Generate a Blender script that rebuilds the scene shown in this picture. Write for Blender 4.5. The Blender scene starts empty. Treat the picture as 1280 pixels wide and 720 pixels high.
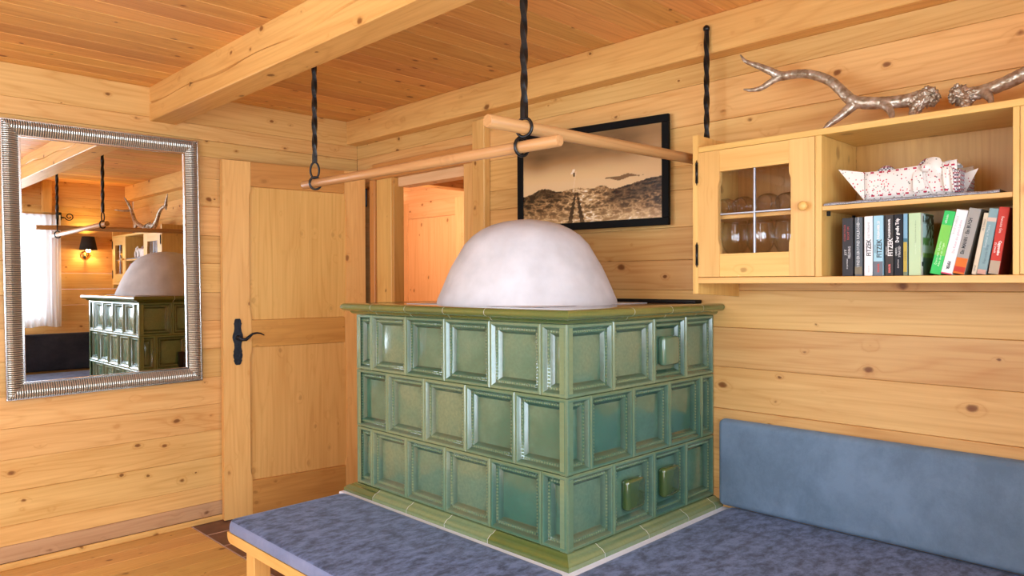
import bpy, bmesh, math, random
from mathutils import Vector, Matrix, noise
random.seed(7)
C = bpy.context.scene
COL = C.collection
PI = math.pi

# ------------------------------------------------------------------ camera, world, light, exposure
cam_d = bpy.data.cameras.new('camera')
cam = bpy.data.objects.new('camera', cam_d); COL.objects.link(cam)
YAW, PITCH, ROLL, FPX = 0.7884, -0.0078, -0.0041, 908.14
fw = Vector((math.cos(YAW)*math.cos(PITCH), math.sin(YAW)*math.cos(PITCH), math.sin(PITCH)))
rt = Vector((math.sin(YAW), -math.cos(YAW), 0)); up = rt.cross(fw)
r2 = rt*math.cos(ROLL)+up*math.sin(ROLL); u2 = -rt*math.sin(ROLL)+up*math.cos(ROLL)
cam.matrix_world = Matrix(((r2.x, u2.x, -fw.x, -2.6049), (r2.y, u2.y, -fw.y, -4.0345),
                           (r2.z, u2.z, -fw.z, 1.32), (0, 0, 0, 1)))
cam_d.sensor_width = 36; cam_d.lens = FPX/1280*36; cam_d.clip_start = .02
C.camera = cam

world = bpy.data.worlds.new('daylight'); C.world = world; world.use_nodes = True
bg = world.node_tree.nodes['Background']
bg.inputs[0].default_value = (.86, .93, 1, 1); bg.inputs[1].default_value = 3.0

def area(name, loc, direction, sx, sy, power, color):
    d = bpy.data.lights.new(name, 'AREA'); d.shape = 'RECTANGLE'; d.size = sx; d.size_y = sy
    d.energy = power; d.color = color
    o = bpy.data.objects.new(name, d); COL.objects.link(o); o.location = loc
    o.rotation_euler = Vector(direction).to_track_quat('-Z', 'Y').to_euler()
    return o
DAY = (.70, .85, 1.0)
area('daylight_side_window', (-4.52, -2.3, 1.5), (1, 0, -.05), 2.5, 1.25, 105, DAY)
area('daylight_back_window', (-1.66, -4.50, 1.5), (0, 1, -.05), 1.75, 1.1, 62, DAY)
area('daylight_added_door', (-3.42, -4.50, 1.08), (0, 1, -.02), 1.2, 2.0, 82, DAY)  # unseen low glazing, added to brighten the tile bevels

VS = C.view_settings
C.display_settings.display_device = 'sRGB'
VS.view_transform = 'Standard'; VS.look = 'None'; VS.gamma = 1; VS.use_curve_mapping = False
VS.exposure = -0.03
C.cycles.max_bounces = 10; C.cycles.diffuse_bounces = 5; C.cycles.transparent_max_bounces = 24
C.cycles.transmission_bounces = 10
C.cycles.caustics_reflective = False; C.cycles.caustics_refractive = False
C.cycles.use_denoising = True

# ------------------------------------------------------------------ materials
def nt_new(name):
    m = bpy.data.materials.new(name); m.use_nodes = True
    nt = m.node_tree
    return m, nt, nt.nodes['Principled BSDF']
def N(nt, typ, **kw):
    n = nt.nodes.new(typ)
    for k, v in kw.items():
        if k.startswith('i_'):
            key = k[2:]; key = int(key) if key.isdigit() else key
            n.inputs[key].default_value = v
        else: setattr(n, k, v)
    return n
def math_n(nt, op, a, b=None, c=None):
    n = nt.nodes.new('ShaderNodeMath'); n.operation = op
    for i, v in enumerate((a, b, c)):
        if v is None: continue
        if isinstance(v, (int, float)): n.inputs[i].default_value = v
        else: nt.links.new(v, n.inputs[i])
    return n.outputs[0]
def ramp(nt, fac, stops, mode='LINEAR'):
    r = nt.nodes.new('ShaderNodeValToRGB'); r.color_ramp.interpolation = mode
    els = r.color_ramp.elements
    while len(els) < len(stops): els.new(.5)
    for e, (p, c) in zip(els, stops):
        e.position = p; e.color = (c[0], c[1], c[2], 1) if not isinstance(c, (int, float)) else (c, c, c, 1)
    nt.links.new(fac, r.inputs[0]); return r.outputs[0]
def mixc(nt, fac, a, b, mode='MIX'):
    n = nt.nodes.new('ShaderNodeMix'); n.data_type = 'RGBA'; n.blend_type = mode
    for i, v in ((0, fac), (6, a), (7, b)):
        if isinstance(v, (int, float)): n.inputs[i].default_value = v
        elif isinstance(v, tuple): n.inputs[i].default_value = (v[0], v[1], v[2], 1)
        else: nt.links.new(v, n.inputs[i])
    return n.outputs[2]
def bump(nt, bsdf, h, strength=.2, dist=.002):
    b = N(nt, 'ShaderNodeBump'); b.inputs['Strength'].default_value = strength; b.inputs['Distance'].default_value = dist
    nt.links.new(h, b.inputs['Height']); nt.links.new(b.outputs[0], bsdf.inputs['Normal'])

_wood = {}
TONES = {  # light, dark, knot amount, roughness, variation
    'wall':  ((.79, .49, .185), (.57, .27, .070), 1.0, .44, .10),
    'ceil':  ((.78, .41, .130), (.53, .225, .058), 1.0, .5, .15),
    'beam':  ((.82, .50, .170), (.60, .295, .078), 1.0, .45, .05),
    'cab':   ((.82, .52, .170), (.64, .34, .085), .55, .38, .05),
    'panel': ((.80, .475, .155), (.62, .315, .080), .25, .38, .05),
    'rail':  ((.64, .315, .085), (.48, .205, .05), .4, .38, .04),
    'door':  ((.82, .505, .170), (.66, .345, .095), .9, .38, .05),
    'floor': ((.74, .46, .155), (.54, .28, .075), 1.0, .32, .09),
    'skirt': ((.64, .40, .22), (.44, .24, .115), 1.0, .5, .04),
    'rod':   ((.54, .29, .12), (.37, .17, .062), .15, .42, .03),
    'hall':  ((.84, .56, .30), (.70, .42, .19), .8, .45, .05),
    'shelfback_shade': ((.62, .325, .095), (.44, .20, .05), .3, .4, .03),  # cabinet back: interior shadow darkened into the wood tone
}
def wood(tone, axis='X'):
    key = (tone, axis)
    if key in _wood: return _wood[key]
    L, D, kn, rough, var = TONES[tone]
    m, nt, b = nt_new('pine_%s_%s' % (tone, axis.lower()))
    tc = N(nt, 'ShaderNodeTexCoord'); oi = N(nt, 'ShaderNodeObjectInfo')
    mp = N(nt, 'ShaderNodeMapping')
    rot = {'X': (0, 0, 0), 'Y': (0, 0, -PI/2), 'Z': (0, PI/2, 0)}[axis]
    mp.inputs['Rotation'].default_value = rot
    nt.links.new(tc.outputs['Object'], mp.inputs[0])
    off = N(nt, 'ShaderNodeCombineXYZ')
    nt.links.new(math_n(nt, 'MULTIPLY', oi.outputs['Random'], 37.0), off.inputs[0])
    nt.links.new(math_n(nt, 'MULTIPLY', oi.outputs['Random'], 23.0), off.inputs[1])
    nt.links.new(math_n(nt, 'MULTIPLY', oi.outputs['Random'], 11.0), off.inputs[2])
    add = N(nt, 'ShaderNodeVectorMath', operation='ADD')
    nt.links.new(mp.outputs[0], add.inputs[0]); nt.links.new(off.outputs[0], add.inputs[1])
    P = add.outputs[0]
    def scaled(v):
        s = N(nt, 'ShaderNodeVectorMath', operation='MULTIPLY'); s.inputs[1].default_value = v
        nt.links.new(P, s.inputs[0]); return s.outputs[0]
    # slow warp of the whole board so that rings bend
    wn = N(nt, 'ShaderNodeTexNoise', i_Scale=1.0); wn.inputs['Detail'].default_value = 1.5
    nt.links.new(scaled((.55, 7, 7)), wn.inputs['Vector'])
    # knots
    vo = N(nt, 'ShaderNodeTexVoronoi', i_Scale=1.0); vo.feature = 'F1'
    kw = N(nt, 'ShaderNodeTexNoise', i_Scale=30.0)
    nt.links.new(P, kw.inputs['Vector'])
    kadd = N(nt, 'ShaderNodeVectorMath', operation='MULTIPLY_ADD'); kadd.inputs[1].default_value = (.12, .12, .12)
    nt.links.new(kw.outputs['Color'], kadd.inputs[0]); nt.links.new(scaled((7.0, 10.5, 10.5)), kadd.inputs[2])
    nt.links.new(kadd.outputs[0], vo.inputs['Vector'])
    kd = vo.outputs['Distance']
    sep = N(nt, 'ShaderNodeSeparateColor'); nt.links.new(vo.outputs['Color'], sep.inputs[0])
    krad = math_n(nt, 'MULTIPLY_ADD', sep.outputs[0], .125, .045)          # knot sizes differ
    kn_t = math_n(nt, 'DIVIDE', kd, krad)
    knot = ramp(nt, kn_t, [(.0, 1.0), (.62, .9), (1.0, 0.0)])
    halo = ramp(nt, math_n(nt, 'DIVIDE', kn_t, 2.6), [(.0, 1.0), (1.0, 0.0)], 'EASE')
    # rings (cathedral grain), bent round knots
    rr = math_n(nt, 'ADD', math_n(nt, 'MULTIPLY', wn.outputs['Fac'], 12.0), math_n(nt, 'MULTIPLY', halo, 1.3))
    rings = math_n(nt, 'PINGPONG', rr, .5)
    rings = ramp(nt, rings, [(.0, 0.0), (.30, .15), (.5, 1.0)])
    fn = N(nt, 'ShaderNodeTexNoise', i_Scale=1.0); fn.inputs['Detail'].default_value = 3
    nt.links.new(scaled((3, 95, 95)), fn.inputs['Vector'])
    big = N(nt, 'ShaderNodeTexNoise', i_Scale=1.0); big.inputs['Detail'].default_value = 1
    nt.links.new(scaled((1.1, 9, 9)), big.inputs['Vector'])
    f = math_n(nt, 'ADD', math_n(nt, 'MULTIPLY', rings, .30), math_n(nt, 'MULTIPLY_ADD', fn.outputs['Fac'], .95, -.30))
    f = math_n(nt, 'ADD', f, math_n(nt, 'MULTIPLY_ADD', big.outputs['Fac'], .9, -.36))
    f = math_n(nt, 'ADD', f, math_n(nt, 'MULTIPLY', halo, .30*kn))
    fc = N(nt, 'ShaderNodeClamp'); nt.links.new(f, fc.inputs[0])
    col = mixc(nt, fc.outputs[0], L, D)
    col = mixc(nt, math_n(nt, 'MULTIPLY', knot, .95*min(1, kn)), col, (D[0]*.34, D[1]*.24, D[2]*.2))
    hs = N(nt, 'ShaderNodeHueSaturation')
    nt.links.new(math_n(nt, 'MULTIPLY_ADD', oi.outputs['Random'], var*2, 1-var), hs.inputs['Value'])
    nt.links.new(math_n(nt, 'MULTIPLY_ADD', math_n(nt, 'FRACT', math_n(nt, 'MULTIPLY', oi.outputs['Random'], 71.0)), .014, .493), hs.inputs['Hue'])
    nt.links.new(col, hs.inputs['Color'])
    nt.links.new(hs.outputs[0], b.inputs['Base Color'])
    b.inputs['Roughness'].default_value = rough
    b.inputs['Specular IOR Level'].default_value = .35
    bump(nt, b, math_n(nt, 'ADD', fn.outputs['Fac'], math_n(nt, 'MULTIPLY', knot, -.7)), .12, .0015)
    _wood[key] = m
    return m

_plain = {}
def plain(name, col, rough=.5, metal=0.0, spec=.5, noise_amt=0.0, noise_scale=20, emit=None, bump_s=0, coat=0):
    if name in _plain: return _plain[name]
    m, nt, b = nt_new(name)
    b.inputs['Base Color'].default_value = (*col, 1)
    b.inputs['Roughness'].default_value = rough; b.inputs['Metallic'].default_value = metal
    b.inputs['Specular IOR Level'].default_value = spec
    b.inputs['Coat Weight'].default_value = coat
    if noise_amt or bump_s:
        tc = N(nt, 'ShaderNodeTexCoord'); n = N(nt, 'ShaderNodeTexNoise', i_Scale=noise_scale); n.inputs['Detail'].default_value = 5
        nt.links.new(tc.outputs['Object'], n.inputs['Vector'])
        if noise_amt:
            c = ramp(nt, n.outputs['Fac'], [(.3, tuple(x*(1-noise_amt) for x in col)), (.7, tuple(min(1, x*(1+noise_amt)) for x in col))])
            nt.links.new(c, b.inputs['Base Color'])
        if bump_s: bump(nt, b, n.outputs['Fac'], bump_s, .003)
    if emit:
        b.inputs['Emission Color'].default_value = (*emit[0], 1); b.inputs['Emission Strength'].default_value = emit[1]
    _plain[name] = m
    return m

def pane_mat():
    m, nt, b = nt_new('window_pane_glass')
    nt.nodes.remove(b)
    out = [n for n in nt.nodes if n.type == 'OUTPUT_MATERIAL'][0]
    tr = N(nt, 'ShaderNodeBsdfTransparent'); gl = N(nt, 'ShaderNodeBsdfGlossy'); gl.inputs['Roughness'].default_value = .01
    lw = N(nt, 'ShaderNodeLayerWeight'); lw.inputs[0].default_value = .5
    fr = math_n(nt, 'MULTIPLY_ADD', math_n(nt, 'POWER', lw.outputs['Facing'], 4.5), .9, .035)
    mx = N(nt, 'ShaderNodeMixShader'); nt.links.new(fr, mx.inputs[0])
    nt.links.new(tr.outputs[0], mx.inputs[1]); nt.links.new(gl.outputs[0], mx.inputs[2])
    nt.links.new(mx.outputs[0], out.inputs[0])
    return m
PANE = pane_mat()
def thin_glass():
    m, nt, b = nt_new('blown_glass'); nt.nodes.remove(b)
    out = [n for n in nt.nodes if n.type == 'OUTPUT_MATERIAL'][0]
    tr = N(nt, 'ShaderNodeBsdfTransparent'); tr.inputs[0].default_value = (.985, .99, .99, 1)
    gl = N(nt, 'ShaderNodeBsdfGlossy'); gl.inputs['Roughness'].default_value = .03
    lw = N(nt, 'ShaderNodeLayerWeight'); lw.inputs[0].default_value = .5
    fr = math_n(nt, 'MULTIPLY_ADD', math_n(nt, 'POWER', lw.outputs['Facing'], 2.8), .75, .05)
    mx = N(nt, 'ShaderNodeMixShader'); nt.links.new(fr, mx.inputs[0])
    nt.links.new(tr.outputs[0], mx.inputs[1]); nt.links.new(gl.outputs[0], mx.inputs[2])
    nt.links.new(mx.outputs[0], out.inputs[0]); return m
GLASS = thin_glass()

def glaze(name, c1, c2, c3, rough=.16):
    m, nt, b = nt_new(name)
    tc = N(nt, 'ShaderNodeTexCoord'); oi = N(nt, 'ShaderNodeObjectInfo')
    add = N(nt, 'ShaderNodeVectorMath', operation='ADD')
    mul = math_n(nt, 'MULTIPLY', oi.outputs['Random'], 50.0)
    cb = N(nt, 'ShaderNodeCombineXYZ'); nt.links.new(mul, cb.inputs[0]); nt.links.new(mul, cb.inputs[2])
    nt.links.new(tc.outputs['Object'], add.inputs[0]); nt.links.new(cb.outputs[0], add.inputs[1])
    n1 = N(nt, 'ShaderNodeTexNoise', i_Scale=7.0); n1.inputs['Detail'].default_value = 3
    nt.links.new(add.outputs[0], n1.inputs['Vector'])
    st = N(nt, 'ShaderNodeMapping'); st.inputs['Scale'].default_value = (90, 90, 9)
    nt.links.new(add.outputs[0], st.inputs[0])
    n2 = N(nt, 'ShaderNodeTexNoise', i_Scale=1.0); n2.inputs['Detail'].default_value = 3
    nt.links.new(st.outputs[0], n2.inputs['Vector'])
    f = math_n(nt, 'ADD', math_n(nt, 'MULTIPLY', n1.outputs['Fac'], .9), math_n(nt, 'MULTIPLY_ADD', oi.outputs['Random'], .7, -.30))
    col = ramp(nt, f, [(.2, c1), (.5, c2), (.8, c3)])
    col = mixc(nt, math_n(nt, 'MULTIPLY_ADD', n2.outputs['Fac'], .9, -.25), col, tuple(x*.62 for x in c2))
    # the glaze runs thin on raised edges and shows olive
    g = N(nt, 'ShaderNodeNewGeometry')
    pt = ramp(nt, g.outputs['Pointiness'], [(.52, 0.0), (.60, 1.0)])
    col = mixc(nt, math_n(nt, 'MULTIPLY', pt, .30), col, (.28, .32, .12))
    hollow = ramp(nt, g.outputs['Pointiness'], [(.40, 1.0), (.485, 0.0)])     # and pools dark in the hollows, coloured in to deepen the crevices
    col = mixc(nt, math_n(nt, 'MULTIPLY', hollow, .85), col, (.018, .045, .028))
    nt.links.new(col, b.inputs['Base Color'])
    b.inputs['Roughness'].default_value = rough; b.inputs['Specular IOR Level'].default_value = .6
    b.inputs['Coat Weight'].default_value = .85; b.inputs['Coat Roughness'].default_value = .11; b.inputs['Coat IOR'].default_value = 1.55
    n3 = N(nt, 'ShaderNodeTexNoise', i_Scale=22.0); n3.inputs['Detail'].default_value = 2
    nt.links.new(add.outputs[0], n3.inputs['Vector'])
    bump(nt, b, math_n(nt, 'ADD', n3.outputs['Fac'], math_n(nt, 'MULTIPLY', n2.outputs['Fac'], .2)), .35, .003)
    return m
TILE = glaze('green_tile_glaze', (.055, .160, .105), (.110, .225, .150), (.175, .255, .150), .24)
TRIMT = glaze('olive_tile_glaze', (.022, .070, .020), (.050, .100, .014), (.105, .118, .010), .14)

def suede(name, dark, light, scale=5.0, lo=.40, hi=.62):
    m, nt, b = nt_new(name)
    tc = N(nt, 'ShaderNodeTexCoord')
    mp = N(nt, 'ShaderNodeMapping'); mp.inputs['Scale'].default_value = (.7, 1.15, 1)
    nt.links.new(tc.outputs['Object'], mp.inputs[0])
    n = N(nt, 'ShaderNodeTexNoise', i_Scale=scale); n.inputs['Detail'].default_value = 12; n.inputs['Roughness'].default_value = .72
    n.inputs['Distortion'].default_value = .15
    nt.links.new(mp.outputs[0], n.inputs['Vector'])
    c = ramp(nt, n.outputs['Fac'], [(lo, dark), (hi, light)])
    nt.links.new(c, b.inputs['Base Color'])
    b.inputs['Roughness'].default_value = .9; b.inputs['Specular IOR Level'].default_value = .2
    b.inputs['Sheen Weight'].default_value = .25; b.inputs['Sheen Roughness'].default_value = .4
    b.inputs['Sheen Tint'].default_value = (.6, .7, .95, 1)
    n2 = N(nt, 'ShaderNodeTexNoise', i_Scale=220.0); nt.links.new(tc.outputs['Object'], n2.inputs['Vector'])
    bump(nt, b, n2.outputs['Fac'], .25, .001)
    return m
SEAT = suede('blue_grey_suede_seat', (.042, .052, .092), (.145, .19, .345), 22.0, .40, .60)
SEATSIDE = suede('blue_suede_seat_side', (.17, .21, .36), (.22, .26, .42), 6.0)
BACK = suede('steel_blue_suede_back', (.13, .190, .27), (.18, .26, .37), 4.0)
DARKBACK = suede('charcoal_suede_back', (.022, .023, .032), (.04, .042, .055), 4.0)

IRON = plain('wrought_iron', (.020, .020, .021), .30, .7, .5, .3, 40, bump_s=.3)
IRONBLUE = plain('hammered_iron', (.025, .030, .040), .45, .7, .5, .3, 60, bump_s=.6)
LEAD = plain('lead_glazing_bar', (.45, .46, .50), .35, .8)
PLASTER = plain('white_lime_plaster', (.61, .61, .645), .85, 0, .2, .11, 10, bump_s=.6)
GROUT = plain('dark_grout', (.05, .065, .06), .8)
WHITEGROUT = plain('white_grout', (.75, .76, .76), .8)
BLACK = plain('black_painted_frame', (.005, .005, .005), .5, 0, .08)
TERRA = plain('dark_terracotta', (.14, .062, .05), .4, 0, .4, .25, 14, bump_s=.15)
SOOT = plain('cast_iron_black', (.012, .011, .010), .5, .3, .4)
BROWNPLATE = plain('brown_glazed_plate', (.10, .045, .02), .12, 0, .6, .25, 12)

# ------------------------------------------------------------------ mesh helpers
WL = {}
class MB:
    def __init__(s): s.bm = bmesh.new()
    def box(s, a, b, bev=0.0, seg=1):
        a = Vector(a); b = Vector(b)
        lo = Vector(map(min, a, b)); hi = Vector(map(max, a, b))
        t = bmesh.new()
        bmesh.ops.create_cube(t, size=1)
        for v in t.verts: v.co = Vector(((lo[i]+hi[i])/2+v.co[i]*(hi[i]-lo[i]) for i in range(3)))
        if bev: bmesh.ops.bevel(t, geom=t.edges[:], offset=bev, segments=seg, affect='EDGES', profile=.5)
        s.merge(t); return s
    def merge(s, t, mat=None):
        if mat is not None: bmesh.ops.transform(t, matrix=mat, verts=t.verts)
        me = bpy.data.meshes.new('tmp'); t.to_mesh(me); t.free(); s.bm.from_mesh(me); bpy.data.meshes.remove(me)
    def prism(s, pts, axis, d0, d1):
        """pts: 2D outline in the two other axes (in xyz order), extruded along axis."""
        def P(p, d):
            q = list(p); q.insert('XYZ'.index(axis), d); return Vector(q)
        v0 = [s.bm.verts.new(P(p, d0)) for p in pts]; v1 = [s.bm.verts.new(P(p, d1)) for p in pts]
        n = len(pts)
        s.bm.faces.new(v0); s.bm.faces.new(v1[::-1])
        for i in range(n): s.bm.faces.new((v0[i], v1[i], v1[(i+1) % n], v0[(i+1) % n]))
        return s
    def tube(s, pts, rad, n=10, caps=True, closed=False):
        pts = [Vector(p) for p in pts]; m = len(pts)
        rads = rad if isinstance(rad, (list, tuple)) else [rad]*m
        tans = []
        for i in range(m):
            if closed: t = pts[(i+1) % m]-pts[i-1]
            else: t = pts[min(i+1, m-1)]-pts[max(i-1, 0)]
            tans.append(t.normalized())
        u = tans[0].orthogonal().normalized(); rings = []
        for i in range(m):
            u = (u-tans[i]*u.dot(tans[i])).normalized(); w = tans[i].cross(u)
            rings.append([s.bm.verts.new(pts[i]+(u*math.cos(2*PI*k/n)+w*math.sin(2*PI*k/n))*rads[i]) for k in range(n)])
        rng = range(m) if closed else range(m-1)
        for i in rng:
            a, b = rings[i], rings[(i+1) % m]
            for k in range(n): s.bm.faces.new((a[k], a[(k+1) % n], b[(k+1) % n], b[k]))
        if caps and not closed:
            s.bm.faces.new(rings[0][::-1]); s.bm.faces.new(rings[-1])
        return s
    def lathe(s, prof, n=24, mat=None, close=False):
        t = bmesh.new(); rings = []
        for r, z in prof:
            if r < 1e-6: rings.append([t.verts.new((0, 0, z))])
            else: rings.append([t.verts.new((r*math.cos(2*PI*k/n), r*math.sin(2*PI*k/n), z)) for k in range(n)])
        pairs = list(zip(rings, rings[1:]))
        if close: pairs.append((rings[-1], rings[0]))
        for a, b in pairs:
            if len(a) == 1 and len(b) == 1: continue
            for k in range(n):
                k2 = (k+1) % n
                if len(a) == 1: t.faces.new((a[0], b[k], b[k2]))
                elif len(b) == 1: t.faces.new((a[k], a[k2], b[0]))
                else: t.faces.new((a[k], a[k2], b[k2], b[k]))
        s.merge(t, mat); return s
    def sphere(s, c, r, u=10, v=6, scale=(1, 1, 1)):
        t = bmesh.new(); bmesh.ops.create_uvsphere(t, u_segments=u, v_segments=v, radius=r)
        s.merge(t, Matrix.Translation(c) @ Matrix.Diagonal((*scale, 1))); return s
    def grid(s, rows):
        vs = [[s.bm.verts.new(p) for p in r] for r in rows]
        for a, b in zip(vs, vs[1:]):
            for i in range(len(a)-1): s.bm.faces.new((a[i], a[i+1], b[i+1], b[i]))
        return s
    def build(s, name, mat, parent=None, smooth=False, label=None, center=None, recalc=True):
        if recalc: bmesh.ops.recalc_face_normals(s.bm, faces=s.bm.faces)
        vs = s.bm.verts
        lo = Vector((min(v.co[i] for v in vs) for i in range(3))); hi = Vector((max(v.co[i] for v in vs) for i in range(3)))
        c = (lo+hi)/2 if center is None else Vector(center)
        if parent is None: c = Vector((c.x, c.y, lo.z)) if center is None else c
        for v in vs: v.co -= c
        me = bpy.data.meshes.new(name); s.bm.to_mesh(me); s.bm.free()
        if smooth:
            for p in me.polygons: p.use_smooth = True
        if smooth == 'auto': me.set_sharp_from_angle(angle=math.radians(38))
        if mat: me.materials.append(mat)
        o = bpy.data.objects.new(name, me); COL.objects.link(o)
        if parent is not None:
            o.parent = parent; o.location = c-WL[parent.name]
        else: o.location = c
        WL[o.name] = c
        if label: o['label'] = label
        return o
def box(name, a, b, mat, parent=None, bev=0.0, **kw): return MB().box(a, b, bev).build(name, mat, parent, **kw)
def tag(o, label, cat, group=None):
    o['label'] = label; o['category'] = cat
    if group: o['group'] = group
    return o
def thing(name, label, cat, loc, group=None, local=False, rot=None):
    o = bpy.data.objects.new(name, None); COL.objects.link(o); o.location = loc; o.empty_display_size = .05
    if rot: o.rotation_euler = rot
    WL[o.name] = Vector((0, 0, 0)) if local else Vector(loc)
    return tag(o, label, cat, group)
def struct(o): o['kind'] = 'structure'; return o
def stuff(o): o['kind'] = 'stuff'; return o
def copy_tree(o, parent=None):
    c = o.copy(); COL.objects.link(c); WL[c.name] = WL.get(o.name, Vector((0, 0, 0)))
    if parent is not None: c.parent = parent
    for ch in [x for x in COL.objects if x.parent == o]: copy_tree(ch, c)
    return c

# ------------------------------------------------------------------ room shell
XO, YB, H = -4.40, -4.34, 2.348
# floor
floor = struct(box('floor', (XO-.1, YB-.1, -.10), (1.4, 1.8, -.022), plain('subfloor', (.12, .07, .04), .8)))
x0 = -1.07
y = 0.0; i = 0
while y > YB+.01:
    y1 = max(y-.14, YB)
    hi_x = x0 if y > -1.5 else 0
    if y > -1.5:
        box('floorboard', (XO, y1+.0012, -.022), (x0-.001, y-.0012, 0), wood('floor', 'X'), floor, .002)
    else:
        box('floorboard', (XO, y1+.0012, -.022), (0, y-.0012, 0), wood('floor', 'X'), floor, .002)
    y = y1; i += 1
ty = -.0
while ty > -1.5:
    yb = max(ty-.213, -1.54)
    tx = x0
    while tx < -.01:
        xb = min(tx+.213, 0)
        box('floor_tile', (tx+.004, yb+.0055, -.02), (xb-.002, ty-.0055, .001), TERRA, floor, .002)
        tx = xb
    ty = yb
stuff(box('tile_grout', (x0+.001, -1.54, -.021), (0, 0, .0004), plain('tile_grout_pink', (.50, .36, .32), .9), floor))

# ceiling planks run along X
ceiling = struct(box('ceiling', (XO-.1, YB-.1, H+.02), (.02, .1, H+.1), plain('ceiling_backing', (.06, .03, .015), .9)))
y = 0.05; i = 0
while y > YB:
    w = .128+.012*math.sin(i*2.3)
    y1 = max(y-w, YB-.02)
    box('plank', (XO, y1+.001, H), (0, y-.001, H+.02), wood('ceil', 'X'), ceiling, .003)
    y = y1; i += 1

# wall_left: plane Y=0, boards along X
def board_wall(wall, axis, zs, lo, hi, t0, t1, tone, skip=None, outward=1):
    """boards between consecutive heights; axis the run; t0 face plane, t1 back plane."""
    for k in range(len(zs)-1):
        za, zb = zs[k], zs[k+1]
        segs = [(lo, hi)]
        if skip:
            out = []
            for (a, b) in segs:
                cuts = [(s0, s1) for (s0, s1, z0, z1) in skip if z0 < zb-.01 and z1 > za+.01]
                cur = [(a, b)]
                for (s0, s1) in cuts:
                    nx = []
                    for (p, q) in cur:
                        if s1 <= p or s0 >= q: nx.append((p, q)); continue
                        if s0 > p: nx.append((p, s0))
                        if s1 < q: nx.append((s1, q))
                    cur = nx
                out += cur
            segs = out
        jit = random.uniform(-.0016, .0016)
        for (a, b) in segs:
            f = t0+jit*outward
            if axis == 'X': box('board', (a, f, za+.0004), (b, t1, zb-.0004), wood(tone, 'X'), wall, .0018)
            else: box('board', (f, a, za+.0004), (t1, b, zb-.0004), wood(tone, 'Y'), wall, .0018)

DARKGAP = plain('wall_backing', (.10, .055, .025), .9)
wall_left = struct(box('wall_left', (XO-.1, .025, 0), (0.05, .10, H+.05), DARKGAP))
ZL = [0.107, .20, .356, .505, .65, .80, .96, 1.115, 1.27, 1.43, 1.585, 1.745, 1.90, 2.02, 2.11, 2.192, H]
board_wall(wall_left, 'X', ZL, XO, 0.0, 0.0, .026, 'wall')
bb = struct(box('baseboard_left', (XO, -.004, .03), (0, .02, .107), wood('skirt', 'X'), None, .002))
struct(box('trim_1', (XO, -.022, 0), (-.0, -.0045, .030), wood('wall', 'X'), None, .004))

# wall_right: plane X=0, doorway between y=-.26 and -1.16
wall_right = thing('wall_right', '', 'wall', (0, 0, 0)); del wall_right['label']; del wall_right['category']
struct(wall_right)
DY0, DY1, DZ = -1.16, -.28, 1.955
ZR = [0.0, .17, .335, .50, .66, .82, .985, 1.14, 1.285, 1.41, 1.545, 1.697, 1.795, 1.955, 2.115, 2.20]
board_wall(wall_right, 'Y', ZR, YB, 0.0, 0.0, .03, 'wall', skip=[(DY0, DY1, -1, DZ)], outward=-1)
for (a, b, z0, z1) in ((YB-.1, DY0, 0, H), (DY1, .0, 0, H), (DY0, DY1, DZ+.0, H)):
    box('log_core', (.031, a, z0), (.06, b, z1), DARKGAP, wall_right)
struct(box('trim_2', (-.0805, YB, 2.20), (.03, -.001, H), wood('beam', 'Y'), None, .004))
# cross beam with its long drying crack
beam = MB()
bx0, bx1, bz0 = -1.262, -1.128, 2.171
n = 90
rows = []
for k in range(n+1):
    yy = -k/n*4.34
    zc = 2.262+.022*math.sin(yy*1.3+.4)+.006*math.sin(yy*9)+.02*(-yy-.5)*.35
    zc = min(zc, H-.03)
    d = .006+.004*math.sin(yy*5)
    wd = .0045+.0025*math.sin(yy*7+1)
    rows.append([(bx0, yy, H), (bx0, yy, zc+wd), (bx0+d+.006, yy, zc), (bx0, yy, zc-wd), (bx0, yy, bz0+.004),
                 (bx0+.004, yy, bz0), (bx1-.004, yy, bz0), (bx1, yy, bz0+.004), (bx1, yy, H)])
beam.grid(rows)
struct(beam.build('trim_3', wood('beam', 'Y'), None, center=(-1.19, -2.17, 2.25)))

# back wall (behind the camera) with window and side wall with window
wall_back = thing('wall_back', '', 'x', (0, 0, 0)); del wall_back['label']; del wall_back['category']; struct(wall_back)
W1 = (-2.55, -.78, .95, 2.02); W3 = (-4.06, -2.76, .06, 2.10)  # W3: unseen balcony door, added for bright tile bevels
ZB = [0, .06, .16, .32, .48, .64, .80, .95, 1.11, 1.27, 1.43, 1.59, 1.75, 1.91, 2.02, 2.10, 2.19, H]
board_wall(wall_back, 'X', ZB, XO, .0, YB, YB-.03, 'wall', skip=[W1, W3], outward=-1)
wall_outer = thing('wall_outer', '', 'x', (0, 0, 0)); del wall_outer['label']; del wall_outer['category']; struct(wall_outer)
W2 = (-3.5, -1.1, .95, 2.10)
board_wall(wall_outer, 'Y', [0, .16, .32, .48, .64, .80, .95, 1.11, 1.27, 1.43, 1.59, 1.75, 1.91, 2.10, 2.2, H], YB, 0, XO, XO-.03, 'wall', skip=[W2], outward=1)
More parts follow.
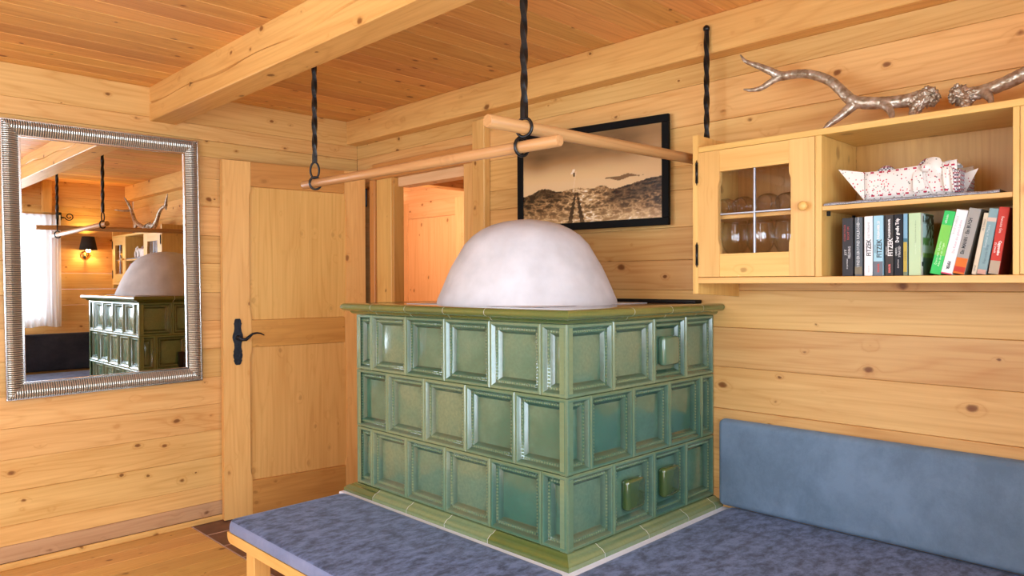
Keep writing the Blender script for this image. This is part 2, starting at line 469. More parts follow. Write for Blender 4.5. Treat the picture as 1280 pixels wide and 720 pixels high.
def window(name, axis, a, b, z0, z1, plane, back):
    w = thing(name, '', 'x', (0, 0, 0)); del w['label']; del w['category']; struct(w)
    def bx(nm, s0, s1, za, zb, d0, d1, m):
        if axis == 'X': return box(nm, (s0, d0, za), (s1, d1, zb), m, w, .004)
        return box(nm, (d0, s0, za), (d1, s1, zb), m, w, .004)
    ax = axis
    f = .06
    bx('frame_rail', a, b, z0, z0+f, plane, back, wood('door', ax)); bx('frame_rail', a, b, z1-f, z1, plane, back, wood('door', ax))
    bx('frame_stile', a, a+f, z0+f, z1-f, plane, back, wood('door', 'Z')); bx('frame_stile', b-f, b, z0+f, z1-f, plane, back, wood('door', 'Z'))
    m = (a+b)/2
    bx('mullion', m-.045, m+.045, z0+f, z1-f, plane, back, wood('door', 'Z'))
    q = plane*.6+back*.4; q2 = plane*.55+back*.45
    for s0, s1 in ((a+f, m-.045), (m+.045, b-f)): bx('pane', s0, s1, z0+f, z1-f, q, q2, PANE)
window('window_1', 'X', W1[0], W1[1], W1[2], W1[3], YB+.005, YB-.06)
window('window_added', 'X', W3[0], W3[1], W3[2], W3[3], YB+.005, YB-.06)  # added glazing behind the camera, for reflections in the tiles
window('window_2', 'Y', W2[0], W2[1], W2[2], W2[3], XO+.005, XO-.06)
struct(box('trim_4', (-.842, YB+.001, 2.03), (-.758, YB+.05, H-.001), wood('beam', 'Z'), None, .004))

# doorway surround (set in the right wall)
struct(box('trim_5', (-.032, -.415, .0), (-.001, -.262, 1.955), wood('door', 'Z'), None, .003))           # left casing
struct(box('trim_6', (-.030, -.440, .0), (.045, -.416, 1.955), wood('rail', 'Z'), None, .002))             # left jamb
struct(box('trim_7', (-.032, -1.163, 1.956), (-.001, -.215, 2.055), wood('rail', 'Y'), None, .003))         # head
struct(box('trim_8', (-.040, -1.163, .0), (-.001, -1.088, 1.955), wood('beam', 'Z'), None, .003))           # right inner casing
struct(box('trim_9', (-.046, -1.257, .0), (-.001, -1.164, 2.172), wood('beam', 'Z'), None, .004))           # right post
struct(box('trim_10', (.001, -1.158, 1.90), (.09, -.442, 1.955), wood('hall', 'Y'), None, .002))
struct(box('trim_11', (.005, -1.158, 0), (.045, -1.12, 1.90), wood('hall', 'Z'), None, .002))
struct(box('trim_12', (-.045, -.258, .0), (-.001, -.205, 1.955), wood('rail', 'Z'), None, .003))

# hallway beyond the doorway
hall = wood('hall', 'Y')
struct(box('floor_hallway', (.06, -1.6, -.02), (1.3, 1.75, 0), wood('floor', 'Y')))
wh = thing('wall_hallway', '', 'x', (0, 0, 0)); del wh['label']; del wh['category']; struct(wh)
board_wall(wh, 'Y', [0, .2, .4, .6, .8, 1.0, 1.2, 1.4, 1.6, 1.8, 2.0, 2.12, 2.26], -1.6, 1.75, 1.24, 1.27, 'hall', outward=-1)
we = thing('wall_hallway_end', '', 'x', (0, 0, 0)); del we['label']; del we['category']; struct(we)
board_wall(we, 'X', [0, .2, .4, .6, .8, 1.0, 1.2, 1.4, 1.6, 1.8, 2.0, 2.12, 2.26], .06, 1.24, 1.70, 1.73, 'hall')
ws = thing('wall_hallway_near', '', 'x', (0, 0, 0)); del ws['label']; del ws['category']; struct(ws)
board_wall(ws, 'X', [0, .2, .4, .6, .8, 1.0, 1.2, 1.4, 1.6, 1.8, 2.0, 2.12, 2.26], .09, 1.24, -1.55, -1.58, 'hall', outward=-1)
struct(box('wall_hallway_side', (.061, .03, 0), (.09, 1.73, 2.26), wood('hall', 'Y')))
struct(box('ceiling_hallway', (.03, -1.6, 2.262), (1.27, 1.75, 2.30), wood('ceil', 'X')))
struct(box('trim_13', (.06, .10, 2.025), (1.235, .22, 2.26), wood('ceil', 'X'), None, .004))

def door_leaf(name, L, Hh, glow=False, back=False, tone='door', ptone='panel', rtone='rail'):
    """Local: x along the width from the free edge, y=0 front face (front is -y), z up."""
    d = bpy.data.objects.new(name, None); COL.objects.link(d); WL[d.name] = Vector((0, 0, 0)); struct(d)
    T = .042
    s0, s1 = .155, L-.137
    zr = [(0.0, .197), (.953, 1.106), (1.862, Hh)]
    def stile(x0, x1, inner_right):
        # inner edge with lamb's-tongue stops at each panel
        pts = []
        e = .010
        edge = []
        def seg(za, zb):
            out = [(0, za), (0, za+.02)]
            for k in range(5):
                t = k/4; out.append((e*(.5-.5*math.cos(PI*t)), za+.02+.035*t))
            rev = [(a, zb-(b-za)) for a, b in out[::-1]]
            return out+rev
        edge = [(0, 0)]+seg(zr[0][1], zr[1][0])+seg(zr[1][1], zr[2][0])+[(0, Hh)]
        if inner_right: pts = [(x0, Hh), (x0, 0)]+[(x1-a, z) for a, z in edge]
        else: pts = [(x1, Hh), (x1, 0)]+[(x0+a, z) for a, z in edge]
        return MB().prism(pts, 'Y', 0, T)
    st = stile(0, s0, True).build('stile', wood(tone, 'Z'), d)
    st2 = stile(s1, L, False).build('stile', wood(tone, 'Z'), d)
    for (a, b) in zr: box('rail', (s0-.0005, .0015, a), (s1+.0005, T-.001, b), wood(rtone, 'X'), d, .002)
    for (a, b) in ((zr[0][1], zr[1][0]), (zr[1][1], zr[2][0])):
        box('panel', (s0-.012, .012, a-.0), (s1+.012, T-.012, b), wood(ptone, 'Z'), d, .003)
    return d
door = door_leaf('door_1', .857, 2.0)
door.location = (-.909, -.063, .006); door.rotation_euler = (0, 0, math.atan2(-.13, .93))
# handle
hx = .078
outline = []
prof = [(.012, .150), (.017, .142), (.019, .128), (.0225, .122), (.0195, .116), (.018, .098), (.021, .078), (.027, .062), (.029, .046),
        (.026, .030), (.020, .012), (.0185, -.012), (.0215, -.026), (.0245, -.032), (.022, -.040), (.0255, -.052), (.024, -.066), (.0195, -.078), (.0235, -.084), (.019, -.092), (.016, -.102), (.010, -.108)]
zc = .985
pts = [(hx-a, zc+b-.018) for a, b in prof]+[(hx+a, zc+b-.018) for a, b in prof[::-1]]
hp = MB().prism(pts, 'Y', -.0045, -.0002).build('handle_plate', IRONBLUE, door)
hm = MB()
hm.lathe([(0, 0), (.0135, 0), (.012, .012), (.009, .018), (.0085, .045), (0, .045)], 14, Matrix.Translation((hx, -.004, 1.012)) @ Matrix.Rotation(PI/2, 4, 'X'))
hm.tube([(hx-.004, -.046, 1.012), (hx+.012, -.050, 1.003), (hx+.030, -.052, 1.002), (hx+.050, -.052, 1.018), (hx+.066, -.052, 1.032), (hx+.090, -.052, 1.036), (hx+.112, -.05, 1.033), (hx+.132, -.048, 1.022)],
        [.009, .010, .0095, .008, .0065, .0055, .0045, .003], 10)
hm.build('handle_lever', IRONBLUE, hp, 'auto')
hg = MB().lathe([(0, -.045), (.0075, -.045), (.0075, .045), (0, .045)], 10, Matrix.Translation((.866, .004, 1.845)))
hg.sphere((.866, .004, 1.894), .0085).sphere((.866, .004, 1.796), .0085)
hg.build('hinge', IRON, door)
# far door in the hallway
door2 = door_leaf('door_2', .92, 2.0, tone='hall', ptone='hall', rtone='hall')
door2.location = (1.197, 1.22, .006); door2.rotation_euler = (0, 0, -PI/2)

# ------------------------------------------------------------------ mirror
mir = thing('wall_mirror', 'large mirror in a ribbed champagne-silver frame hanging on the timber wall left of the door', 'mirror', (-1.4625, -.003, 1.4385), None, True, (0, math.radians(-.68), 0))
MW, MH = .897, 1.306
FRM = plain('champagne_silver', (.66, .64, .57), .28, .75)
FLIP = plain('silver_lip', (.80, .79, .78), .22, 1.0)
MG = plain('mirror_silvering', (.90, .91, .91), 0.0, 1.0)
# profile: inset from outer edge -> protrusion (towards -y)
PR = [(.0065, .020), (.012, .0265), (.020, .0315), (.030, .0335), (.042, .031), (.054, .025), (.064, .018), (.071, .013)]
def mirror_side(L, place):
    m = MB(); pitch = .0098; nrib = int(L/pitch); sub = 4
    cols = []
    for k in range(nrib*sub+1):
        s = L*k/(nrib*sub); ph = (0, .9, 1, .9)[k % sub]
        cols.append([place(min(max(s, o), L-o), o, pr-.0075*(1-ph)) for o, pr in PR])
    m.grid(cols)
    m.bm.faces.ensure_lookup_table()
    nq = len(PR)-1
    for i_, f in enumerate(m.bm.faces):
        if (i_//nq) % sub == 3: f.material_index = 1
    return m
GROOVE = plain('dark_groove', (.20, .155, .105), .4, .8)  # dark tone coloured into the grooves so the ribs stand out
sides = [(MW, lambda s, o, p: (-MW/2+s, -p, MH/2-o)), (MW, lambda s, o, p: (-MW/2+s, -p, -MH/2+o)),
         (MH, lambda s, o, p: (-MW/2+o, -p, -MH/2+s)), (MH, lambda s, o, p: (MW/2-o, -p, -MH/2+s))]
for L, pl in sides:
    o = stuff(mirror_side(L, pl).build('ribbed_moulding', FRM, mir)); o.data.materials.append(GROOVE)
def lip(o0, o1, p, name, mat):
    m = MB()
    for (a, b) in (((-MW/2+o0, MH/2-o1), (MW/2-o0, MH/2-o0)), ((-MW/2+o0, -MH/2+o0), (MW/2-o0, -MH/2+o1)),
                   ((-MW/2+o0, -MH/2+o1), (-MW/2+o1, MH/2-o1)), ((MW/2-o1, -MH/2+o1), (MW/2-o0, MH/2-o1))):
        m.box((a[0], -p, a[1]), (b[0], -.0005, b[1]), .0015)
    return m.build(name, mat, mir)
lip(0, .0075, .024, 'outer_lip', FLIP); lip(.070, .080, .0165, 'inner_lip', FLIP)
box('mirror_glass', (-MW/2+.078, -.0075, -MH/2+.078), (MW/2-.078, -.003, MH/2-.078), MG, mir)
box('back_board', (-MW/2+.008, -.002, -MH/2+.008), (MW/2-.008, -.0003, MH/2-.008), plain('mirror_back', (.1, .07, .05), .8), mir)

# ------------------------------------------------------------------ tiled stove
SX, SY, SE = -.894, -2.553, -1.370          # front-left face, front-right face, far end face
stove = thing('tiled_stove', 'green glazed tiled stove with white plastered dome standing on the blue bench', 'stove', (-.45, -1.96, 0))
box('stove_core', (SX+.0312, SY+.0312, .475), (-.003, SE-.0312, 1.215), GROUT, stove)
box('plinth', (SX-.036, SY-.036, .0), (-.003, SE+.036, .4325), PLASTER, stove)
box('plaster_edge', (SX-.062, SY-.066, .4215), (-.003, SE+.045, .4345), plain('white_edge_strip', (.76, .80, .95), .8), stove, .003)

def tile_mesh(w, h, beads=True):
    """tile in local u (width), v (height), depth +n outward; returns bmesh with front at n=.0"""
    t = bmesh.new()
    prof = [(0, -.031), (0, -.003), (.003, 0), (.0105, 0), (.0125, -.0020), (.0195, -.0102), (.0205, -.0108), (.0290, -.0140), (.0303, -.0152), (.0385, -.0247), (.0415, -.0260)]
    loops = []
    for o, d in prof:
        o2 = min(o, min(w, h)/2-.004)
        loops.append([t.verts.new((x, yv, d)) for x, yv in ((o2, o2), (w-o2, o2), (w-o2, h-o2), (o2, h-o2))])
    for a, b in zip(loops, loops[1:]):
        for k in range(4): t.faces.new((a[k], a[(k+1) % 4], b[(k+1) % 4], b[k]))
    # softly pillowed centre
    o = prof[-1][0]; c = loops[-1]; nx = ny = 5
    g = [[None]*(nx+1) for _ in range(ny+1)]
    for j in range(ny+1):
        for i in range(nx+1):
            if (i, j) == (0, 0): g[j][i] = c[0]
            elif (i, j) == (nx, 0): g[j][i] = c[1]
            elif (i, j) == (nx, ny): g[j][i] = c[2]
            elif (i, j) == (0, ny): g[j][i] = c[3]
            else:
                u, v = i/nx, j/ny
                g[j][i] = t.verts.new((o+(w-2*o)*u, o+(h-2*o)*v, -.0260+.0055*math.sin(PI*u)*math.sin(PI*v)+random.uniform(-.0004, .0004)))
    for j in range(ny):
        for i in range(nx): t.faces.new((g[j][i], g[j][i+1], g[j+1][i+1], g[j+1][i]))
    if beads:
        ob = .0247; p = .0108; r = .0046
        def bead(x, yv):
            vs = [t.verts.new((x+r*a, yv+r*b_, -.0128+r*c)) for a, b_, c in
                  ((0, 0, 1), (1, 0, .1), (.5, .87, .1), (-.5, .87, .1), (-1, 0, .1), (-.5, -.87, .1), (.5, -.87, .1),
                   (.75, 0, .7), (.38, .65, .7), (-.38, .65, .7), (-.75, 0, .7), (-.38, -.65, .7), (.38, -.65, .7))]
            for k in range(6):
                t.faces.new((vs[1+k], vs[1+(k+1) % 6], vs[7+(k+1) % 6], vs[7+k])); t.faces.new((vs[7+k], vs[7+(k+1) % 6], vs[0]))
        for (L, f) in ((w, lambda s: ((s, ob), (s, h-ob))), (h, lambda s: ((ob, s), (w-ob, s)))):
            nb = max(1, int((L-2*ob)/p))
            for k in range(nb+1):
                for q in f(ob+(L-2*ob)*k/nb): bead(*q)
    bmesh.ops.recalc_face_normals(t, faces=t.faces)
    return t
_tc = {}
FACES = {  # matrix columns: u dir, v dir, n dir
    'left': Matrix(((0, 0, -1, SX), (-1, 0, 0, 0), (0, 1, 0, 0), (0, 0, 0, 1))),      # X=SX, u runs toward -Y
    'right': Matrix(((1, 0, 0, 0), (0, 0, -1, SY), (0, 1, 0, 0), (0, 0, 0, 1))),      # Y=SY, u runs toward +X
    'end': Matrix(((-1, 0, 0, 0), (0, 0, 1, SE), (0, 1, 0, 0), (0, 0, 0, 1))),        # Y=SE, u runs toward -X
}
def tile(face, u0, u1, z0, z1, name='tile'):
    g = .0012; w, h = round(u1-u0-2*g, 3), round(z1-z0-2*g, 3)
    key = (w, h)
    M = FACES[face]
    if key not in _tc:
        t = tile_mesh(w, h)
        for v in t.verts: v.co -= Vector((w/2, h/2, -.012))
        me = bpy.data.meshes.new('tile'); t.to_mesh(me); t.free()
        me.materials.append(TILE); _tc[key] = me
        for p in me.polygons: p.use_smooth = True
        me.set_sharp_from_angle(angle=math.radians(30))
    o = bpy.data.objects.new(name, _tc[key]); COL.objects.link(o); o.parent = stove
    c = Vector(((u0+u1)/2, (z0+z1)/2, -.012))
    pos = M @ c
    R = M.to_3x3()
    o.rotation_euler = R.to_euler(); o.location = pos-WL[stove.name]
    WL[o.name] = pos
    return o
ROWS = [(.471, .712), (.712, .955), (.955, 1.188)]
LB_half = [1.370, 1.4825, 1.719, 1.956, 2.200, 2.441, 2.553]
LB_full = [1.370, 1.592, 1.834, 2.073, 2.322, 2.553]
RB_a = [SX, -.655, -.417, -.208, -.003]
RB_b = [SX, -.775, -.543, -.318, -.097, -.003]
EB_a = [.003, .225, .448, .671, .894]
EB_b = [.003, .115, .336, .560, .782, .894]
covers = []
for r, (z0, z1) in enumerate(ROWS):
    L = LB_full if r == 1 else LB_half
    for a, b in zip(L, L[1:]): tile('left', a, b, z0, z1)
    R = RB_b if r == 1 else RB_a
    for i, (a, b) in enumerate(zip(R, R[1:])):
        o = tile('right', a, b, z0, z1)
        if (r == 2 and i == 2) or (r == 0 and i in (1, 2)): covers.append((o, (a+b)/2, (z0+z1)/2))
    E = EB_b if r == 1 else EB_a
    for a, b in zip(E, E[1:]):
        if r < 2 and .2 < (a+b)/2 < .66 and r == 0: continue
        tile('end', a, b, z0, z1)
for o, u, z in covers:
    m = MB().box((u-.052, SY-.010, z-.058), (u+.052, SY+.0255, z+.050), .014, 3)
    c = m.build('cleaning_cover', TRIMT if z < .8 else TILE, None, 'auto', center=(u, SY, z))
    WL.pop(c.name); c.parent = o
    Mo = Matrix.Translation(WL[o.name]) @ o.rotation_euler.to_matrix().to_4x4()
    c.matrix_local = Mo.inverted() @ Matrix.Translation((u, SY, z))
# iron fire door on the end face (seen in the mirror)
fd = box('fire_door', (-.60, SE-.015, .50), (-.26, SE+.012, .80), SOOT, stove, .006)
box('door_frame', (-.63, SE-.018, .475), (-.225, SE+.004, .83), SOOT, stove, .003)
MB().tube([(-.56, SE+.012, .62), (-.56, SE+.045, .63), (-.56, SE+.045, .70), (-.56, SE+.012, .71)], .006, 8).build('door_pull', SOOT, fd, True)

# moulded cornice and base, one piece per tile
CORN = [(.0, 1.1885), (.006, 1.1890), (.012, 1.1915), (.016, 1.196), (.019, 1.2005), (.026, 1.2025), (.034, 1.204), (.042, 1.2075), (.048, 1.2135), (.049, 1.2205), (.046, 1.2275), (.039, 1.2325), (.028, 1.2345), (-.03, 1.2345), (-.03, 1.1885)]
BASE = [(.0, .4705), (.006, .4695), (.010, .466), (.016, .4625), (.025, .4605), (.033, .455), (.036, .4505), (.040, .449), (.040, .4345), (-.02, .4345), (-.02, .4705)]
CTILE = [TRIMT, TILE]
def mould(face, prof, bounds, name, mats, mitre0=True, mitre1=True, grout=True):
    for i, (a, b) in enumerate(zip(bounds, bounds[1:])):
        m = MB(); rings = []
        for e, s in ((0, a), (1, b)):
            ring = []
            for o, z in prof:
                u = s
                if e == 0: u = s-o if (i == 0 and mitre0) else s+.0012
                else: u = s+o if (i == len(bounds)-2 and mitre1) else s-.0012
                if face == 'left': p = (SX-o, -u, z)
                elif face == 'right': p = (u, SY-o, z)
                else: p = (-u, SE+o, z)
                ring.append(m.bm.verts.new(p))
            rings.append(ring)
        k = len(prof)
        for j in range(k): m.bm.faces.new((rings[0][j], rings[0][(j+1) % k], rings[1][(j+1) % k], rings[1][j]))
        m.bm.faces.new(rings[0]); m.bm.faces.new(rings[1][::-1])
        m.build(name, mats[i % len(mats)], stove, 'auto')
        if 0 < i:
            g = MB(); rr = []
            for s in (a-.0011, a+.0011):
                ring = []
                for o, z in prof[:-2]:
                    q = max(o-.0008, 0)
                    ring.append(g.bm.verts.new((SX-q, -s, z) if face == 'left' else ((s, SY-q, z) if face == 'right' else (-s, SE+q, z))))
                rr.append(ring)
            for j in range(len(prof)-3): g.bm.faces.new((rr[0][j], rr[0][j+1], rr[1][j+1], rr[1][j]))
            g.build('joint', WHITEGROUT, stove)
CY = [1.370, 1.545, 1.775, 2.005, 2.225, 2.553]
BY = [1.370, 1.545, 1.772, 2.000, 2.230, 2.553]
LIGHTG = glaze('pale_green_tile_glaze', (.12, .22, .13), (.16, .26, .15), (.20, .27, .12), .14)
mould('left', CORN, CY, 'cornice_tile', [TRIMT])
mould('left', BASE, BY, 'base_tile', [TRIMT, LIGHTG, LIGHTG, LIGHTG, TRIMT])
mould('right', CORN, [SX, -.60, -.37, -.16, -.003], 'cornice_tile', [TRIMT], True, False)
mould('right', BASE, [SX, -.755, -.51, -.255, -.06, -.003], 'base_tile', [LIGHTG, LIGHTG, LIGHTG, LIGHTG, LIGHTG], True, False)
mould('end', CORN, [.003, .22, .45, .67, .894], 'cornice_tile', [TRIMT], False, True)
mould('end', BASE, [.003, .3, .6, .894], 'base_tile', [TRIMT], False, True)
box('top_plate', (SX+.012, SY+.012, 1.216), (-.003, SE-.012, 1.2335), BROWNPLATE, stove, .002)
box('black_strip', (-.055, -2.50, 1.2338), (-.003, -1.62, 1.247), SOOT, stove, .002)  # plain black strip on the top plate along the wall
# dome
dome = MB()
DP = [(1.0, 0), (.992, .05), (.965, .12), (.93, .21), (.888, .31), (.83, .44), (.765, .565), (.69, .70), (.60, .80), (.50, .873), (.39, .928), (.27, .966), (.14, .991), (0, 1.0)]
nn = 64; rings = []
for r, h in DP:
    if r == 0: rings.append([dome.bm.verts.new((-.49, -1.99, 1.2335+.340))]); continue
    ring = []
    for k in range(nn):
        a = 2*PI*k/nn
        v = Vector((math.cos(a)*r, math.sin(a)*r, h))
        d = 1+.012*noise.noise(v*3.1)+.004*noise.noise(v*11)
        ring.append(dome.bm.verts.new((-.49+v.x*.364*d, -1.99+v.y*.364*d, 1.2335+.340*h+(.002*noise.noise(v*9) if 0 < h else 0))))
    rings.append(ring)
for a, b in zip(rings, rings[1:]):
    for k in range(nn):
        k2 = (k+1) % nn
        dome.bm.faces.new((a[k], a[k2], b[0]) if len(b) == 1 else (a[k], a[k2], b[k2], b[k]))
dome.build('plaster_dome', PLASTER, stove, True, 'white plastered dome')
box('mortar_pad', (-.83, -2.34, 1.2336), (-.15, -1.64, 1.2362), PLASTER, stove, .001)

# ------------------------------------------------------------------ bench, cushions
bench = thing('corner_bench', 'pine corner bench running around the green stove, carrying blue seat cushions', 'bench', (-1.2, -2.2, 0))
CB = wood('cab', 'Y')
FX = -1.462
MB().prism([(-1.395, .368), (-1.383, .356+.018), (-1.380, .39), (-1.380, .4105), (YB+.02, .4105), (YB+.02, .356)][::-1] if False else
           [(-1.381, .3995), (-1.381, .385), (-1.385, .374), (-1.394, .366), (-1.408, .362), (YB+.012, .362), (YB+.012, .3995)], 'X', FX, FX+.028).build('front_rail', CB, bench)
box('end_rail', (FX+.0285, -1.41, .364), (SX-.068, -1.383, .3995), wood('cab', 'X'), bench, .002)
box('seat_board', (FX+.029, SY-.07, .382), (SX-.066, -1.411, .3995), CB, bench)
box('seat_board', (FX+.029, YB+.012, .382), (-.004, SY-.0715, .3995), CB, bench)
for (yy) in (-1.535, -2.75, -4.25):
    box('leg', (FX+.030, yy, .001), (FX+.095, yy+.062, .3815), wood('cab', 'Z'), bench, .004)
box('leg', (-.08, -4.25, .001), (-.02, -4.19, .3815), wood('cab', 'Z'), bench, .004)
box('under_shelf', (FX+.14, -3.9, .05), (-.99, -1.62, .075), wood('cab', 'Y'), bench, .003)

def cushion(x0, y0, x1, y1, z0, z1, r=.022, corner=.035):
    """rounded slab with a piping edge; top bulges a little"""
    m = MB()
    def outline(ins):
        pts = []
        c = max(corner-ins, .006)
        for (cx, cy, a0) in ((x1-ins-c, y1-ins-c, 0), (x0+ins+c, y1-ins-c, PI/2), (x0+ins+c, y0+ins+c, PI), (x1-ins-c, y0+ins+c, 1.5*PI)):
            for k in range(5):
                a = a0+PI/2*k/4; pts.append((cx+c*math.cos(a), cy+c*math.sin(a)))
        return pts
    lev = [(.006, z0), (.0, z0+.006), (.0, z1-r), (.002, z1-r*.62), (.007, z1-r*.25), (r*.7, z1-.002), (r*1.6, z1), ]
    rings = [[m.bm.verts.new((*p, z)) for p in outline(i)] for i, z in lev]
    k = len(rings[0])
    for a, b in zip(rings, rings[1:]):
        for j in range(k): m.bm.faces.new((a[j], a[(j+1) % k], b[(j+1) % k], b[j]))
    m.bm.faces.new(rings[-1]); m.bm.faces.new(rings[0][::-1])
    return m
def cushion_thing(name, label, x0, y0, x1, y1, z0, z1):
    o = cushion(x0, y0, x1, y1, z0, z1).build(name, SEAT, None, 'auto')
    o.data.materials.append(SEATSIDE)
    for p in o.data.polygons:
        if abs(p.normal.z) < .55: p.material_index = 1
    return tag(o, label, 'cushion', 'blue suede bench seat cushions')
cushion_thing('seat_cushion', 'blue-grey suede seat cushion on the bench strip left of the tiled stove', FX-.002, -2.62, SX-.067, -1.378, .4000, .448)
cushion_thing('seat_cushion', 'blue-grey suede seat cushion on the bench below the upright backrest', FX-.002, YB+.075, -.005, -2.625, .4000, .448)
# backrest on right wall
b = MB()
rows = []
def back_cushion(x_wall, t, y0, y1, z0, z1, mat, name, label):
    m = MB().box((x_wall-t, y0, z0), (x_wall, y1, z1), .022, 4)
    o = m.build(name, mat, None, 'auto')
    return tag(o, label, 'cushion')
back_cushion(-.0035, .054, -4.262, -2.598, .4535, .788, BACK, 'backrest_cushion', 'long steel-blue suede backrest cushion against the right timber wall under the cabinet')
o = MB().box((-1.75, YB+.003, .4615), (-.085, YB+.060, .83), .02, 4).build('backrest_cushion', DARKBACK, None, 'auto')
tag(o, 'charcoal suede backrest cushion below the white curtain, seen only in the mirror', 'cushion')
bm_ = MB()

# ------------------------------------------------------------------ wall cabinet
cab = thing('wall_cabinet', 'long pine wall cabinet with glazed doors and an open book compartment', 'cabinet', (-.15, -3.33, 1.28))
F = -.300
YL, YR = -2.640, -4.010
D1a, D1b = -2.6625, -3.0775
S1a, S1b = -3.079, -3.099
S2a, S2b = -3.603, -3.6185
D2a, D2b = -3.620, -3.986
def side(yo, yi):
    pts = [(-.002, 1.262), (F, 1.276), (F, 1.842), (-.002, 1.842)]
    m = MB().prism(pts, 'Y', yo, yi); return m.build('side_panel', wood('cab', 'Z'), cab)
side(YL, YL-.0215); side(YR, YR+.0215)
box('top_board', (F, YR+.022, 1.780), (-.002, YL-.022, 1.800), wood('cab', 'Y'), cab, .0015)
box('bottom_board', (F-.003, YR+.022, 1.313), (-.002, YL-.022, 1.3345), wood('cab', 'Y'), cab, .0015)
box('divider', (F+.0, S1b, 1.335), (-.010, S1a, 1.7795), wood('cab', 'Z'), cab, .001)
box('divider', (F+.0, S2b, 1.335), (-.010, S2a, 1.7795), wood('cab', 'Z'), cab, .001)
for (ya, yb_) in ((YL-.022, S1a), (S1b, S2a), (S2b, YR+.022)):
    box('back_panel', (-.0095, yb_+.0005, 1.335), (-.002, ya-.0005, 1.7795), wood('shelfback_shade', 'Z'), cab)
box('shelf', (F+.004, S2a+.0005, 1.542), (-.010, S1b-.0005, 1.556), wood('cab', 'Y'), cab, .001)
box('shelf', (F+.035, S1a+.0005, 1.540), (-.010, YL-.0225, 1.5535), wood('cab', 'Y'), cab, .001)
box('shelf', (F+.035, YR+.0225, 1.540), (-.010, S2b-.0005, 1.5535), wood('cab', 'Y'), cab, .001)
def cab_door(ya, yb, knob_at_b):
    """ya > yb (ya is nearer the corner)"""
    w = ya-yb; s = .083 if w > .4 else .075
    z0, z1 = 1.3365, 1.7785
    T0, T1 = F-.001, F+.019
    gz0, gz1 = z0+.080, z1-.075
    d = bpy.data.objects.new('door', None); COL.objects.link(d); d.parent = cab
    cpos = Vector((F, (ya+yb)/2, (z0+z1)/2)); d.location = cpos-WL[cab.name]; WL[d.name] = cpos
    def stile(yo, yi):
        sg = 1 if yi > yo else -1
        e = .006
        pts = [(yo, z0), (yi, z0), (yi, gz0+.028)]
        for k in range(4): t = (k+1)/4; pts.append((yi-sg*e*(.5-.5*math.cos(PI*t)), gz0+.028+.022*t))
        for k in range(5): t = 1-k/4; pts.append((yi-sg*e*(.5-.5*math.cos(PI*t)), gz1-.028-.022*t))
        pts += [(yi, z1), (yo, z1)]
        MB().prism(pts, 'X', T0, T1).build('stile', wood('door', 'Z'), d)
    stile(ya, ya-s); stile(yb, yb+s)
    box('rail', (T0+.0003, yb+s, z0), (T1, ya-s, gz0), wood('cab', 'Y'), d, .001)
    box('rail', (T0+.0003, yb+s, gz1), (T1, ya-s, z1), wood('cab', 'Y'), d, .001)
    ym = (ya+yb)/2; zm = (gz0+gz1)/2-.005
    xg = F+.010
    for (a, b) in ((yb+s-.004, ym-.002), (ym+.002, ya-s+.004)):
        for (c, e) in ((gz0-.004, zm-.002), (zm+.002, gz1+.004)):
            box('pane', (xg, a, c), (xg+.003, b, e), PANE, d)
    box('glazing_bar', (xg-.003, ym-.003, gz0-.002), (xg+.006, ym+.003, gz1+.002), LEAD, d, .001)
    box('glazing_bar', (xg-.0028, yb+s-.002, zm-.003), (xg+.0058, ya-s+.002, zm+.003), LEAD, d, .001)
    ky = yb+.030 if knob_at_b else ya-.030
    MB().lathe([(0, -.001), (.009, -.001), (.008, .008), (.0135, .014), (.0155, .021), (.012, .028), (0, .031)], 16,
               Matrix.Translation((T0, ky, 1.559)) @ Matrix.Rotation(-PI/2, 4, 'Y')).build('knob', wood('cab', 'Z'), d, True)
    hy = ya+.0045 if knob_at_b else yb-.0045
    for zc_ in (1.708, 1.415):
        m = MB().lathe([(0, -.030), (.0045, -.030), (.0045, .030), (0, .030)], 8, Matrix.Translation((T0-.0035, hy, zc_)))
        m.sphere((T0-.0035, hy, zc_+.033), .0052, 8, 6).sphere((T0-.0035, hy, zc_-.033), .0052, 8, 6)
        m.tube([(T0-.0035, hy, zc_-.045), (T0-.0035, hy, zc_-.03)], [.001, .004], 6).tube([(T0-.0035, hy, zc_+.045), (T0-.0035, hy, zc_+.03)], [.001, .004], 6)
        m.build('hinge', IRON, d, True)
cab_door(D1a, D1b, True); cab_door(D2a, D2b, False)
box('shelf_pin', (-.262, S1b-.0105, 1.527), (-.254, S1b-.0006, 1.5415), SOOT, cab, .001)
box('shelf_pin', (-.05, S1b-.0105, 1.527), (-.042, S1b-.0006, 1.5415), SOOT, cab, .001)

# wine glasses behind the left glazed door
def goblet():
    R = .041; t = .0014
    outer = [(0, 0), (.033, .0), (.033, .002), (.010, .006), (.0045, .014), (.0038, .050), (.0048, .058), (.015, .064), (.029, .078), (.038, .096), (R, .116), (.0395, .136), (.035, .160), (.033, .168)]
    inner = [(.033-t, .168), (.035-t, .160), (.0395-t, .136), (R-t, .116), (.038-t, .096), (.029-t, .080), (.015, .067), (0, .064)]
    return MB().lathe(outer+inner, 28)
g0 = goblet()
spots = [(-.150, -2.724, 'upright clear wine goblet on the lower shelf behind the glass door, nearest the hinges'),
         (-.165, -2.829, 'upright clear wine goblet on the lower shelf behind the vertical glazing bar'),
         (-.080, -2.890, 'upright clear wine goblet on the lower shelf behind the glass door, nearest the knob')]
for k, (x, y_, lab) in enumerate(spots):
    if k == 0:
        o = g0.build('wine_glass', GLASS, None, True, center=(0, 0, 0)); me0 = o.data
    else:
        o = bpy.data.objects.new('wine_glass', me0); COL.objects.link(o)
    o.location = (x, y_, 1.3350); o.scale = (1.21, 1.21, 1.21)
    tag(o, lab, 'glass', 'wine glasses standing in the cabinet')
